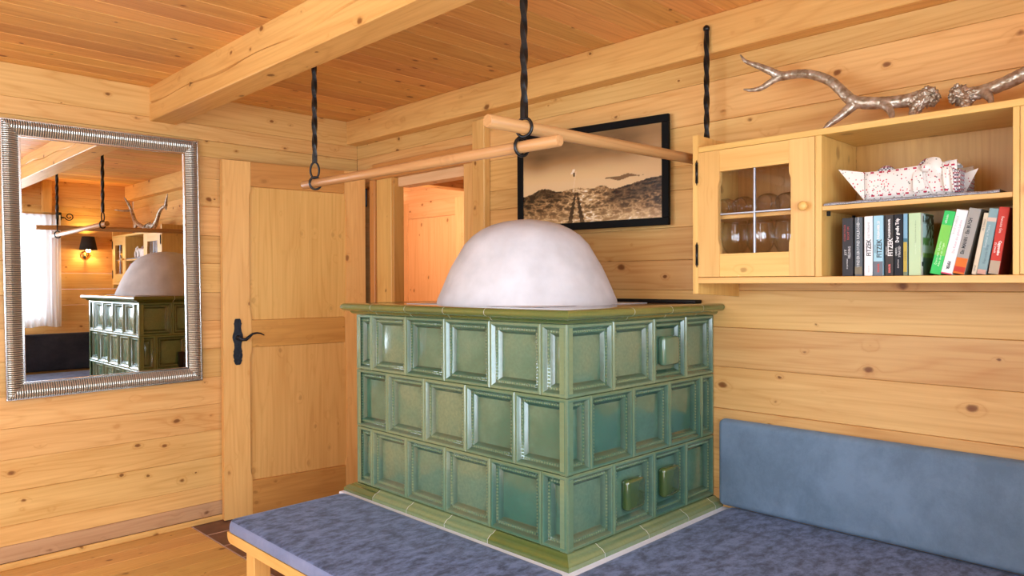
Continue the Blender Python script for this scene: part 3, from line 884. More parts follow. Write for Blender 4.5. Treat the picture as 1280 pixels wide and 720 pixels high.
labs = ['clear wine glass lying on the upper cabinet shelf, nearest the hinges',
        'clear wine glass lying on the upper cabinet shelf, left of the vertical glazing bar',
        'clear wine glass lying on the upper cabinet shelf, right of the vertical glazing bar',
        'clear wine glass lying on the upper cabinet shelf, half hidden by the knob-side stile']
for k, y_ in enumerate((-2.722, -2.798, -2.886, -2.960)):
    o = bpy.data.objects.new('wine_glass', me0); COL.objects.link(o)
    sc_ = (.82, .84, .88, .86)[k]
    o.scale = (sc_, sc_, sc_)
    o.rotation_euler = (0, -PI/2-.045, (.03, -.02, .02, -.03)[k])
    o.location = (-.115, y_, 1.5545+.041*sc_+.001)
    tag(o, labs[k], 'glass', 'wine glasses lying in the cabinet')

# ------------------------------------------------------------------ books
def text_mesh(txt, size, font_scale_x=1.0, bold=False):
    cu = bpy.data.curves.new('lettering', 'FONT'); cu.body = txt; cu.size = size; cu.align_x = 'LEFT'; cu.align_y = 'CENTER'
    cu.extrude = .0; cu.offset = .0004 if bold else 0.0; cu.resolution_u = 1
    ob = bpy.data.objects.new('lettering', cu); COL.objects.link(ob)
    dg = bpy.context.evaluated_depsgraph_get(); ev = ob.evaluated_get(dg)
    me = bpy.data.meshes.new_from_object(ev)
    bpy.data.objects.remove(ob); bpy.data.curves.remove(cu)
    if font_scale_x != 1.0:
        for v in me.vertices: v.co.x *= font_scale_x
    return me
def book(label, t, h, d, pos, lean, cover, side_col=None, texts=(), bands=(), paper=(.80, .76, .66)):
    """local: spine at x=0 facing -x, y from 0 (right lower corner, toward -y) to +t, z up, pages towards +x"""
    bk = thing('book', label, 'book', pos, 'books in the open compartment', True, (lean, 0, 0))
    cm = plain('cover_%02d' % len(bpy.data.materials), cover, .55, 0, .2)
    m = MB().box((0, 0, 0), (.004, t, h), .0012)
    m.box((.004, 0, 0), (d, .0022, h)).box((.004, t-.0022, 0), (d, t, h))
    m.build('cover', cm, bk)
    box('pages', (.0042, .0024, .002), (d-.003, t-.0024, h-.003), plain('paper', (.80, .76, .66), .9), bk)
    for q_, (z0, z1, col, nm) in enumerate(bands):
        box(nm, (-.0004-.0002*q_, .0006, z0*h), (.0006, t-.0006, z1*h), plain('band_%02d' % len(bpy.data.materials), col, .55, 0, .2), bk)
    if side_col:
        box('side_print', (.002, -.0004, .0004), (d-.001, .0004, h-.0004), plain('print_%02d' % len(bpy.data.materials), side_col, .55, 0, .2), bk)
    for (txt, z, yy, size, col, flip, sx, bold) in texts:
        me = text_mesh(txt, size, sx, bold)
        me.materials.append(plain('ink_%d_%d_%d' % tuple(int(c*99) for c in col), col, .5))
        o = bpy.data.objects.new('lettering', me); COL.objects.link(o); o.parent = bk
        # up-reading: x->+z, y->+y ; down-reading: x->-z, y->-y ; normal -x
        if not flip: R = Matrix(((0, 0, -1), (0, 1, 0), (1, 0, 0)))
        else: R = Matrix(((0, 0, -1), (0, -1, 0), (-1, 0, 0)))
        o.rotation_euler = R.to_euler(); o.location = (-.0009, yy*t, z*h)
        WL[o.name] = Vector((0, 0, 0))
    return bk
ZS = 1.3352
W_, K_ = (.82, .82, .82), (.03, .03, .035)
RED = (.55, .06, .05)
XB = -.270
book('black paperback with red and white lettering, leftmost in the open book compartment', .0145*2.2, .181, .125, (XB, -3.1825, ZS), 0, (.045, .045, .05), (.05, .05, .055),
     [('SCHAU DICH', .60, .72, .0085, RED, False, 1, False), ('NICHT UM', .62, .40, .0085, RED, False, 1, False), ('JOY', .36, .66, .0105, W_, False, 1, False), ('FIELDING', .30, .30, .0105, W_, False, .85, False), ('GOLDMANN', .12, .5, .0055, W_, False, 1, False)],
     [(.94, .985, (.6, .6, .6), 'spine_mark'), (.045, .085, (.8, .8, .8), 'spine_mark')] if False else ())
book('slate grey paperback with white block letters, second from the left on the book shelf', .022, .181, .125, (XB, -3.2105, ZS), 0, (.11, .13, .15), (.09, .085, .08),
     [('UNDERGROUND RAILROAD', .15, .5, .0125, (.78, .82, .84), False, .86, False), ('ROMAN', .88, .5, .006, W_, False, 1, False)], [(.03, .16, (.20, .18, .13), 'spine_band')])
book('white paperback with black lettering standing third from the left', .0235, .182, .125, (XB, -3.240, ZS), 0, (.82, .82, .84), (.7, .7, .72),
     [('FITZEK', .33, .40, .0185, K_, False, .88, True), ('DIE THERAPIE', .63, .42, .0085, (.35, .35, .37), False, .95, False), ('KNAUR', .06, .42, .006, (.4, .4, .42), False, 1, False)])
book('sky blue paperback with large black lettering and a grey foot', .0275, .182, .125, (XB, -3.2705, ZS), 0, (.36, .62, .74), (.3, .5, .6),
     [('FITZEK', .30, .36, .020, K_, False, .88, True), ('SEBASTIAN', .38, .80, .005, K_, False, 1, False), ('PASSAGIER 23', .61, .46, .0095, W_, False, .95, True), ('KNAUR', .06, .46, .0075, RED, False, 1, True)],
     [(.0, .24, (.16, .18, .22), 'spine_band')])
book('black paperback with white lettering between the sky blue and the handwritten-title books', .0225, .182, .125, (XB, -3.2985, ZS), 0, (.055, .05, .048), (.06, .06, .06),
     [('FITZEK', .32, .30, .0195, W_, False, .88, True), ('SEBASTIAN', .34, .82, .0052, W_, False, 1, False), ('DAS JOSHUA-PROFIL', .62, .45, .0075, W_, False, .82, True), ('KNAUR', .05, .42, .0075, (.75, .15, .13), False, 1, True)])
book('black paperback with a white handwritten-style title and a round mark at the foot', .023, .1825, .125, (XB, -3.3245, ZS), 0, (.02, .022, .028), (.03, .03, .04),
     [('Der große Trip', .54, .60, .0135, W_, False, .85, True), ('CHERYL', .32, .74, .0075, W_, False, .95, False), ('STRAYED', .30, .34, .0085, W_, False, .95, False), ('GOLDMANN', .12, .5, .0045, W_, False, 1, False)])
book('thin book with a blue upper and yellow lower spine left of the pale green book', .0110, .183, .125, (XB, -3.3375, ZS), 0, (.22, .42, .58), (.04, .09, .06),
     [('LAVENDEL', .24, .5, .006, (.2, .15, .03), False, 1, False)], [(.06, .54, (.52, .40, .08), 'spine_band'), (.54, .60, (.06, .17, .24), 'spine_band'), (0, .06, (.2, .25, .15), 'spine_band')])
pale = book('pale green paperback whose landscape-printed cover shows on its right', .0325, .183, .125, (XB, -3.3735, ZS), 0, (.50, .66, .42), None,
     [('Das geheime Leben der Bäume', .52, .42, .0052, (.25, .35, .22), False, 1, False), ('LUDWIG VERLAG', .34, .42, .0045, (.7, .8, .65), False, 1, False)])
def tilted(label, y_bot, t, h, lean_deg, cover, **kw):
    return book(label, t, h, kw.pop('d', .125), (XB, y_bot, ZS+.0006), math.radians(lean_deg), cover, **kw)
tilted('bright green paperback leaning to the right beside the landscape cover', -3.4235, .0275, .183, 12.2, (.05, .55, .13), side_col=(.05, .4, .12),
     texts=[('Darm mit Charme', .15, .66, .009, (.65, .88, .60), False, 1, False), ('Alles über ein Organ', .13, .36, .008, (.75, .92, .65), False, 1, False), ('ullstein', .80, .62, .009, W_, False, 1, False)],
     bands=[(.30, .78, (.20, .58, .10), 'spine_band')])
tilted('white paperback with a pink foot leaning on the bright green book', -3.4530, .0285, .184, 12.6, (.82, .81, .84), side_col=(.75, .75, .78),
     texts=[('PIPER', .20, .5, .0105, K_, True, .9, True), ('Die Kunst des guten Lebens', .33, .36, .0088, (.75, .35, .42), False, .95, False), ('ROLF DOBELLI', .62, .74, .0078, (.45, .45, .48), False, 1, False)],
     bands=[(0, .02, (.65, .10, .18), 'spine_band')])
tilted('grey book with an orange foot leaning between the white and the cream books', -3.4835, .0290, .186, 12.8, (.36, .345, .32), side_col=(.15, .135, .11),
     texts=[('Ein MANN · Ein BUCH', .30, .62, .0125, K_, False, .86, True)],
     bands=[(0, .245, (.66, .17, .03), 'spine_band'), (.03, .11, (.5, .05, .03), 'spine_mark')])
tilted('thin cream book leaning between the grey and the teal books', -3.5120, .0112, .172, 10.3, (.66, .58, .44), side_col=(.5, .45, .35),
     texts=[('im Sommer', .72, .5, .0065, K_, False, 1, False), ('HEYNE', .05, .5, .0055, K_, False, 1, False)], d=.12)
tilted('teal blue book leaning left of the red book', -3.5355, .0218, .182, 9.6, (.24, .37, .40), side_col=(.2, .3, .33),
     texts=[('Sommer in Maine', .40, .66, .009, (.55, .66, .68), False, 1, False), ('Francesca Gray', .16, .42, .0085, (.08, .14, .17), False, 1, False)],
     bands=[(.0, .07, (.6, .35, .28), 'spine_mark'), (.80, .86, (.66, .50, .42), 'spine_mark')])
tilted('red book with a tan foot leaning against the right divider of the compartment', -3.5652, .0245, .183, 8.2, (.56, .055, .04), side_col=(.16, .012, .012),
     texts=[('Francesca Gina', .86, .52, .0095, (.85, .80, .75), True, .78, False), ('Cappuccino', .50, .36, .0100, (.9, .85, .8), True, .85, True), ('zu zweit', .47, .72, .009, (.9, .85, .8), True, .95, False)],
     bands=[(.0, .20, (.45, .36, .27), 'spine_band')])
# landscape print on the pale green book's right cover (a flat print: colour per cell)
def print_grid(nu, nv, fn, place, name, parent, rough=.35):
    m = MB(); rows = [[place(i/nu, j/nv) for i in range(nu+1)] for j in range(nv+1)]
    m.grid(rows)
    o = m.build(name, None, parent, recalc=False, center=None)
    ca = o.data.color_attributes.new('print', 'FLOAT_COLOR', 'POINT')
    k = 0
    for j in range(nv+1):
        for i in range(nu+1):
            ca.data[k].color = (*fn(i/nu, j/nv), 1); k += 1
    mt, nt, b = nt_new('print_'+name)
    at = N(nt, 'ShaderNodeVertexColor'); at.layer_name = 'print'
    nt.links.new(at.outputs[0], b.inputs['Base Color']); b.inputs['Roughness'].default_value = rough
    o.data.materials.append(mt); return o
def lerp(a, b, t): t = max(0, min(1, t)); return tuple(x+(y_-x)*t for x, y_ in zip(a, b))
def tree_print(u, v):
    if u < .12: return (.82, .82, .80)
    c = lerp((.75, .85, .80), (.62, .80, .90), v)
    n = noise.noise(Vector((u*7, v*8, 3)))
    if v < .45: c = lerp((.10, .22, .05), (.45, .60, .18), .5+n)
    if v < .28: c = lerp((.05, .09, .10), (.14, .2, .16), .5+n)
    if .45 < v < .62 and n > -.15: c = (.14, .34, .10)
    if .36 < v < .48: c = (.72, .80, .78)
    d = noise.noise(Vector((u*9, v*12, 7)))+(v-.75)*1.4+(u-.4)*.5
    if v > .6 and d > .15: c = (.02, .035, .02)
    return c
print_grid(26, 40, tree_print, lambda u, v: (.001+u*.122, -.0006, .001+v*.181), 'cover_print', pale)
bx_ = MB().box((.004, -.0014, .025), (.016, -.0007, .060)).build('sticker', plain('white_sticker', (.8, .8, .8), .5), pale)
bx_ = MB().box((.005, -.0020, .027), (.015, -.0015, .040)).build('sticker_code', BLACK, pale)

# ------------------------------------------------------------------ runner and fabric basket
def woven():
    m, nt, b = nt_new('grey_woven_runner')
    tc = N(nt, 'ShaderNodeTexCoord'); n = N(nt, 'ShaderNodeTexVoronoi', i_Scale=260.0)
    nt.links.new(tc.outputs['Object'], n.inputs['Vector'])
    c = ramp(nt, n.outputs['Distance'], [(.1, (.62, .64, .70)), (.7, (.25, .27, .34))])
    nt.links.new(c, b.inputs['Base Color']); b.inputs['Roughness'].default_value = .95
    return m
rows = []
mrun = MB()
ys = [-3.0985-.005-(.470)*k/24 for k in range(25)]
for x, zt in ((-.297, .001), (-.299, .004), (-.292, .0085), (-.20, .0085), (-.06, .0085), (-.055, .001)):
    rows.append([(x+.004*math.sin(y_*30), y_, 1.5562+zt+(.0012*math.sin(y_*70+x*40) if zt > .002 else 0)) for y_ in ys])
mrun.grid(rows)
mrun.grid([rows[-1], rows[0]])
tag(mrun.build('table_runner', woven(), None, 'auto'), 'grey-white woven runner lying on the shelf under the fabric basket', 'cloth')
def fabric(name, base, check=False, border=False):
    m, nt, b = nt_new(name)
    tc = N(nt, 'ShaderNodeTexCoord')
    if check:
        ck = N(nt, 'ShaderNodeTexChecker', i_Scale=190.0); ck.inputs[1].default_value = (.78, .77, .78, 1); ck.inputs[2].default_value = (.12, .09, .13, 1)
        nt.links.new(tc.outputs['Object'], ck.inputs[0]); col = ck.outputs[0]
        w = N(nt, 'ShaderNodeTexWave', i_Scale=24.0); w.bands_direction = 'Z'; nt.links.new(tc.outputs['Object'], w.inputs[0])
        col = mixc(nt, ramp(nt, w.outputs['Fac'], [(.75, 0.0), (.85, .6)]), col, (.5, .04, .07))
    else:
        v = N(nt, 'ShaderNodeTexVoronoi', i_Scale=130.0); v.inputs['Randomness'].default_value = .9
        nt.links.new(tc.outputs['Object'], v.inputs['Vector'])
        dot = ramp(nt, v.outputs['Distance'], [(.24, 1.0), (.32, 0.0)])
        sp = N(nt, 'ShaderNodeSeparateColor'); nt.links.new(v.outputs['Color'], sp.inputs[0])
        dc = ramp(nt, sp.outputs[0], [(.0, (.50, .03, .07)), (.45, (.50, .03, .07)), (.5, (.16, .17, .15)), (.8, (.16, .17, .15)), (.82, base), (1, base)], 'CONSTANT')
        big = N(nt, 'ShaderNodeTexNoise', i_Scale=38.0); nt.links.new(tc.outputs['Object'], big.inputs['Vector'])
        msk = ramp(nt, big.outputs['Fac'], [(.38, 0.0), (.44, 1.0)])
        col = mixc(nt, math_n(nt, 'MULTIPLY', dot, msk), base, dc)
        if border:
            sx_ = N(nt, 'ShaderNodeSeparateXYZ'); nt.links.new(tc.outputs['Object'], sx_.inputs[0])
            az = math_n(nt, 'ABSOLUTE', sx_.outputs[2])
            inz = math_n(nt, 'MULTIPLY', math_n(nt, 'GREATER_THAN', az, .0325), math_n(nt, 'LESS_THAN', az, .0375))
            dsh = math_n(nt, 'GREATER_THAN', math_n(nt, 'SINE', math_n(nt, 'MULTIPLY', sx_.outputs[1], 260.0)), .35)
            col = mixc(nt, math_n(nt, 'MULTIPLY', inz, dsh), col, (.45, .03, .07))
    nt.links.new(col, b.inputs['Base Color']); b.inputs['Roughness'].default_value = .95; b.inputs['Specular IOR Level'].default_value = .15
    return m
FAB = fabric('floral_print_cotton', (.80, .76, .72)); FABR = fabric('bordered_print_cotton', (.80, .76, .72), False, True); CHK = fabric('checked_lining', (.8, .8, .8), True)
bas = thing('fabric_basket', 'white floral cloth basket with pointed tied corners on the shelf above the books', 'basket', (-.16, -3.33, 1.5655))
zb = 1.5662
xa, xb2 = -.245, -.085
def panel(pts, mat, name, th=.003, nrm=(1, 0, 0), cen=None):
    m = MB(); n3 = Vector(nrm)*th
    v0 = [m.bm.verts.new(Vector(p)) for p in pts]; v1 = [m.bm.verts.new(Vector(p)+n3) for p in pts]
    k = len(pts); m.bm.faces.new(v0); m.bm.faces.new(v1[::-1])
    for i in range(k): m.bm.faces.new((v0[i], v1[i], v1[(i+1) % k], v0[(i+1) % k]))
    return m.build(name, mat, bas)
# front and back walls
yA, yB_ = -3.212, -3.462
def wall_cloth(x, mat, name, zt=.088):
    m = MB(); R_ = []
    for k in range(15):
        u = k/14; y_ = yA+(yB_-yA)*u
        R_.append([(x+.006*math.sin(u*9)*v+.010*v*(-1 if x < -.15 else 1), y_, zb+v*(zt-.004*math.sin(PI*u)+.010*u)) for v in (0, .25, .5, .75, 1)])
    m.grid(R_)
    o = m.build(name, mat, bas, True)
    sm = o.modifiers.new('thickness', 'SOLIDIFY'); sm.thickness = .003
    return o
wall_cloth(xa, FABR, 'front_wall'); wall_cloth(xb2, FAB, 'back_wall')
panel([(xa, yA, zb), (xb2, yA, zb), (xb2, yB_, zb), (xa, yB_, zb)], CHK, 'base', .003, (0, 0, 1))
panel([(xa+.001, yA+.001, zb), (xb2-.001, yA+.001, zb), (xb2-.001, yA+.008, zb+.075), (xa+.001, yA+.008, zb+.085)], CHK, 'end_wall', .003, (0, 1, 0))
panel([(xa+.001, yB_, zb), (xb2-.001, yB_, zb), (xb2-.001, yB_-.003, zb+.062), (xa+.001, yB_-.003, zb+.070)], CHK, 'end_wall', .003, (0, -1, 0))
# ears: folded corners pulled to a point
def ear(root_y, tip, x0, mat, name, w=.012, hh=.088):
    m = MB(); top = zb+hh
    a = Vector((x0-.010, root_y, zb+.002)); b_ = Vector((x0-.012, root_y, top)); t_ = Vector(tip)
    a2 = a+Vector((w, 0, 0)); b2 = b_+Vector((w+.006, 0, 0))
    vs = [m.bm.verts.new(p) for p in (a, b_, t_, a2, b2)]
    for f in ((0, 1, 2), (3, 2, 4), (0, 2, 3), (1, 4, 2), (0, 3, 4, 1)): m.bm.faces.new([vs[i] for i in f])
    return m.build(name, mat, bas)
ear(yA+.001, (-.262, -3.136, zb+.104), xa, FAB, 'pointed_corner')
ear(yB_-.003, (-.215, -3.506, zb+.072), xa+.06, FAB, 'pointed_corner', .012, .062)
def flap(pts_rows, mat, name):
    m = MB().grid(pts_rows); o = m.build(name, mat, bas, True)
    sm = o.modifiers.new('thickness', 'SOLIDIFY'); sm.thickness = .004
    sb = o.modifiers.new('soft', 'SUBSURF'); sb.levels = 1; sb.render_levels = 2
    return o
# turned-over check lining on the rim, left and right
def rim_fold(y0, y1, x, mat, h=.018, name='lining_fold', up_=.088):
    R_ = []
    for k in range(9):
        u = k/8; y_ = y0+(y1-y0)*u; s = math.sin(PI*u)
        R_.append([(x-.004, y_, zb+up_-.004), (x-.006, y_, zb+up_+h*.6*s), (x+.010, y_, zb+up_+h*s), (x+.028, y_, zb+up_+h*.7*s), (x+.034, y_, zb+up_-.006)])
    return flap(R_, mat, name)
rim_fold(-3.222, -3.290, -.205, CHK, .026)
rim_fold(-3.350, -3.40, -.225, CHK, .026, up_=.094)
rim_fold(-3.40, -3.462, -.215, FAB, .020)
# big knot/bow hanging over the front right
R_ = []
for k in range(9):
    u = k/8
    zc_ = zb+.108-.104*u
    w = .026+.010*math.sin(PI*u)-.010*(u > .5)*(u-.5)
    yc = -3.400-.018*u
    bulge = .020*math.sin(PI*min(1, u*1.6))
    R_.append([(xa-.010-bulge*math.cos((v-.5)*PI), yc+w*(.5-v)*1.6, zc_+.006*math.cos((v-.5)*PI)) for v in (0, .2, .4, .6, .8, 1)])
flap(R_, FAB, 'bow_flap')
R_ = []
for k in range(8):
    u = k/7
    R_.append([(xa-.012-.010*math.sin(PI*v)-.006*math.sin(u*9), -3.424-.030*u-.006*v, zb+.094-.026*u*u-.088*v+.022*u*u*v) for v in (0, .25, .5, .75, 1)])
flap(R_, FABR, 'bow_tail')
R_ = []
for k in range(8):
    u = k/7
    R_.append([(xa-.004-.008*math.sin(PI*v)-.005*math.sin(u*8), -3.452-.020*u, zb+.078-.022*u-.074*v+.020*u*v) for v in (0, .25, .5, .75, 1)])
flap(R_, CHK, 'bow_tail')
R_ = []
for k in range(6):
    u = k/5
    R_.append([(xa-.014-.010*math.sin(PI*v), -3.372+.022*u-.012*v*(1-u), zb+.090-.012*u-.070*v) for v in (0, .25, .5, .75, 1)])
flap(R_, FAB, 'bow_tail')
MB().sphere((xa-.018, -3.385, zb+.082), .015, 12, 8, (1, 1.1, .9)).build('knot', FAB, bas, True)

# ------------------------------------------------------------------ antlers on the cabinet
def antler_mat():
    m, nt, b = nt_new('silvered_antler')
    tc = N(nt, 'ShaderNodeTexCoord'); n = N(nt, 'ShaderNodeTexNoise', i_Scale=50.0); n.inputs['Detail'].default_value = 6
    nt.links.new(tc.outputs['Object'], n.inputs['Vector'])
    c = ramp(nt, n.outputs['Fac'], [(.32, (.24, .17, .10)), (.50, (.42, .345, .255)), (.68, (.60, .54, .46))])
    nt.links.new(c, b.inputs['Base Color']); b.inputs['Metallic'].default_value = .55; b.inputs['Roughness'].default_value = .30
    bump(nt, b, n.outputs['Fac'], .5, .004)
    return m
ANT = antler_mat()
def smooth_path(pts, n=6):
    P = [Vector(p[:3]) for p in pts]; R = [p[3] for p in pts]; out = []; ro = []
    for i in range(len(P)-1):
        p0, p1, p2, p3 = P[max(i-1, 0)], P[i], P[i+1], P[min(i+2, len(P)-1)]
        for k in range(n):
            t = k/n
            out.append(.5*((2*p1)+(p2-p0)*t+(2*p0-5*p1+4*p2-p3)*t*t+(3*p1-p0-3*p2+p3)*t**3)); ro.append(R[i]+(R[i+1]-R[i])*t)
    out.append(P[-1]); ro.append(R[-1]); return out, ro
def antler(name, label, branches, burr, loc):
    m = MB()
    for br in branches:
        p, r = smooth_path(br); m.tube(p, r, 12)
    rnd = random.Random(3)
    for (c, R_, n_) in burr:
        for k in range(n_):
            v = Vector((rnd.gauss(0, 1), rnd.gauss(0, 1), rnd.gauss(0, 1))).normalized()*R_
            m.sphere(Vector(c)+v*Vector((.85, .85, .95))*rnd.uniform(.80, 1.22), R_*rnd.uniform(.10, .24), 5, 4)
    o = m.build(name, ANT, None, True)
    rm = o.modifiers.new('weld', 'REMESH'); rm.mode = 'VOXEL'; rm.voxel_size = .0026; rm.use_smooth_shade = True
    sm = o.modifiers.new('soften', 'SMOOTH'); sm.iterations = 2; sm.factor = .5
    dg = bpy.context.evaluated_depsgraph_get()
    me = bpy.data.meshes.new_from_object(o.evaluated_get(dg)); o.modifiers.clear(); o.data = me
    off = [v.normal.copy() for v in me.vertices]
    for v, nrm in zip(me.vertices, off):
        w = v.co+o.location; k = 0
        for (c, R_, n_) in burr: k = max(k, 1-max(0, (w-Vector(c)).length-R_*.9)/(R_*1.3))
        k = max(0, k)
        f = noise.noise(w*150)+.6*noise.noise(w*290)
        v.co += nrm*(.0075*k*(f-.15)+.0010*noise.noise(w*110))
    for p in me.polygons: p.use_smooth = True
    return tag(o, label, 'antler', 'silvered antlers on the cabinet')
XA = -.17
A1 = [
    [(XA-.030, -2.772, 2.128, .003), (XA-.028, -2.790, 2.100, .0065), (XA-.02, -2.831, 2.077, .0105), (XA-.01, -2.872, 2.052, .0135), (XA, -2.905, 2.030, .016), (XA, -2.940, 2.026, .0155), (XA, -2.985, 2.021, .0155), (XA, -3.030, 2.005, .016), (XA, -3.076, 1.977, .0165), (XA, -3.110, 1.941, .017), (XA, -3.141, 1.905, .019), (XA, -3.180, 1.888, .0205), (XA+.01, -3.230, 1.881, .0195), (XA+.015, -3.275, 1.877, .020), (XA+.015, -3.325, 1.876, .023), (XA+.015, -3.355, 1.878, .026), (XA+.015, -3.376, 1.878, .025)],
    [(XA-.035, -2.785, 2.000, .003), (XA-.03, -2.812, 1.993, .0065), (XA-.02, -2.845, 1.996, .0095), (XA-.01, -2.878, 2.014, .0115), (XA, -2.912, 2.030, .014)],
    [(XA-.05, -3.065, 1.8045, .0045), (XA-.04, -3.088, 1.828, .0095), (XA-.02, -3.115, 1.853, .0135), (XA, -3.150, 1.888, .018)],
    [(XA-.03, -3.272, 1.812, .004), (XA-.022, -3.270, 1.828, .0085), (XA-.008, -3.260, 1.85, .012), (XA+.005, -3.235, 1.876, .015)],
    [(XA-.02, -3.330, 1.816, .012), (XA-.01, -3.332, 1.835, .015), (XA, -3.345, 1.86, .018), (XA+.005, -3.36, 1.87, .02)],
]
antler('antler', 'silvered stag antler with a forked tip lying along the cabinet top, left one', A1,
       [((XA+.015, -3.366, 1.877), .027, 240), ((XA, -3.334, 1.845), .019, 90)], None)
A2 = [
    [(XA+.01, -3.436, 1.866, .025), (XA+.01, -3.452, 1.864, .025), (XA+.01, -3.480, 1.862, .021), (XA+.01, -3.520, 1.868, .019), (XA+.01, -3.570, 1.882, .020), (XA, -3.640, 1.906, .021), (XA, -3.70, 1.925, .021), (XA, -3.76, 1.96, .019), (XA, -3.80, 2.01, .017), (XA-.01, -3.83, 2.07, .015), (XA-.04, -3.825, 2.13, .012), (XA-.08, -3.80, 2.18, .004)],
    [(XA-.04, -3.535, 1.812, .004), (XA-.03, -3.532, 1.828, .0085), (XA-.012, -3.522, 1.845, .012), (XA+.006, -3.505, 1.862, .016)],
    [(XA-.02, -3.470, 1.816, .012), (XA-.01, -3.466, 1.835, .015), (XA, -3.455, 1.86, .018)],
    [(XA-.02, -3.74, 1.806, .006), (XA-.01, -3.72, 1.85, .011), (XA, -3.69, 1.92, .018)],
    [(XA-.14, -3.90, 2.06, .003), (XA-.10, -3.87, 2.05, .008), (XA-.04, -3.84, 2.05, .011), (XA-.005, -3.825, 2.06, .013)],
]
antler('antler', 'silvered stag antler cut off by the right photo edge, burr to the left', A2,
       [((XA+.01, -3.446, 1.865), .027, 240), ((XA, -3.466, 1.842), .019, 90)], None)

# ------------------------------------------------------------------ framed mountain print (its far end stands off the wall)
p0 = Vector((-.022, -2.366, 0)); p1 = Vector((-.130, -1.596, 0))
pl = (p1-p0).length; ang = math.atan2((p1-p0).y, (p1-p0).x)
pic = thing('framed_picture', 'black framed sepia mountain photograph with a summit cross, on the right wall behind the dome', 'picture', (p0.x, p0.y, 1.555), None, True, (0, 0, ang))
PH = .458; fwid = .032
for a, b in (((0, 0), (pl, fwid)), ((0, PH-fwid), (pl, PH)), ((0, fwid), (fwid, PH-fwid)), ((pl-fwid, fwid), (pl, PH-fwid))):
    box('frame_bar', (a[0], -.002, a[1]), (b[0], .016, b[1]), BLACK, pic, .002)
def fbm(v, o=5):
    s = 0; a = .5
    for k in range(o): s += a*noise.noise(v); v = v*2.05; a *= .5
    return s
def sm(a, b, x):
    t = max(0, min(1, (x-a)/(b-a))); return t*t*(3-2*t)
def sepia(u, v):
    # v up, u from left of the picture to right
    cl = fbm(Vector((u*1.4+4, v*3.0, 8.8)), 4)
    band = math.exp(-((v-.86)/.20)**2)*(.75+.9*cl)*(1-.6*sm(.72, 1, u))+.35*math.exp(-(((u-.12)/.10)**2+((v-.70)/.10)**2))
    g = .62-.25*sm(.45, 1.0, v)-.42*band
    st = abs(v-.47-.05*(u-.75)-.010*math.sin(u*42)); w_ = .024*math.exp(-((u-.74)/.085)**2)
    if .62 < u < .88 and st < w_: g = .17
    hill = .075*math.exp(-((u-.16)/.10)**2)+.055*math.exp(-((u-.42)/.13)**2)+.05*math.exp(-((u-.60)/.05)**2)+.10*sm(.62, 1.0, u)
    ridge = .34+hill+.020*fbm(Vector((u*22, 3, 0)))+.012*fbm(Vector((u*60, 9, 0)), 3)
    if v < ridge:
        rock = 1-2.4*abs(fbm(Vector((u*13+v*5, v*20, 5.1)), 5))
        rock = max(0, min(1, rock)); rock = rock*rock
        spark = max(0, fbm(Vector((u*55, v*50, 2.2)), 3))
        g = .02+.24*rock*rock+.75*max(0, spark-.10)+.07*rock
        dk = sm(.30, .10, abs(u-.16)*1.3)*sm(ridge-.15, ridge-.06, v)
        dk = max(dk, sm(.60, .70, u)*sm(ridge-.20, ridge-.12, v)*.85)
        g *= 1-.75*dk
        mid = math.exp(-((u-.46-.10*(.3-v))/.13)**2)
        g = g*(1+.9*mid)+.07*mid
        mist_glare = sm(.20, .0, v)*(.45+.55*math.exp(-((u-.84)/.16)**2)+.25*math.exp(-((u-.2)/.2)**2))  # print mist, with window glare on the glass painted into it
        g += .38*mist_glare
        t = 1-v/.36
        for cx_, sl in ((.408, -.040), (.416, .036)):
            if v < .36 and abs(u-cx_-sl*t*1.1) < .003+.013*t*t+.006*math.sin(min(1, t)*PI)+.003*math.sin(v*120): g = .035+.08*sm(.08, 0, v)
    if abs(u-.402+(.5-v)*.10) < .0035 and .36 < v < .58: g = max(g, .66)
    if .372 < u < .402 and .555 < v < .61 and abs((u-.387)-(v-.58)*.35) < .010: g = .78
    if .388 < u < .404 and .525 < v < .570: g = .06
    g = max(0.01, g)
    c = lerp((.0, .0, .0), (.33, .185, .075), g/.3) if g < .3 else (lerp((.33, .185, .075), (.70, .47, .23), (g-.3)/.3) if g < .6 else lerp((.70, .47, .23), (.86, .76, .60), (g-.6)/.25))
    return c
print_grid(230, 130, sepia, lambda u, v: (pl-fwid-u*(pl-2*fwid), .0085, fwid+v*(PH-2*fwid)), 'mountain_print', pic, .25)
box('backing', (fwid*.5, .001, fwid*.5), (pl-fwid*.5, .0065, PH-fwid*.5), BLACK, pic)
for o in COL.objects:
    if o.parent == pic and o.name.startswith(('frame_bar',)): pass

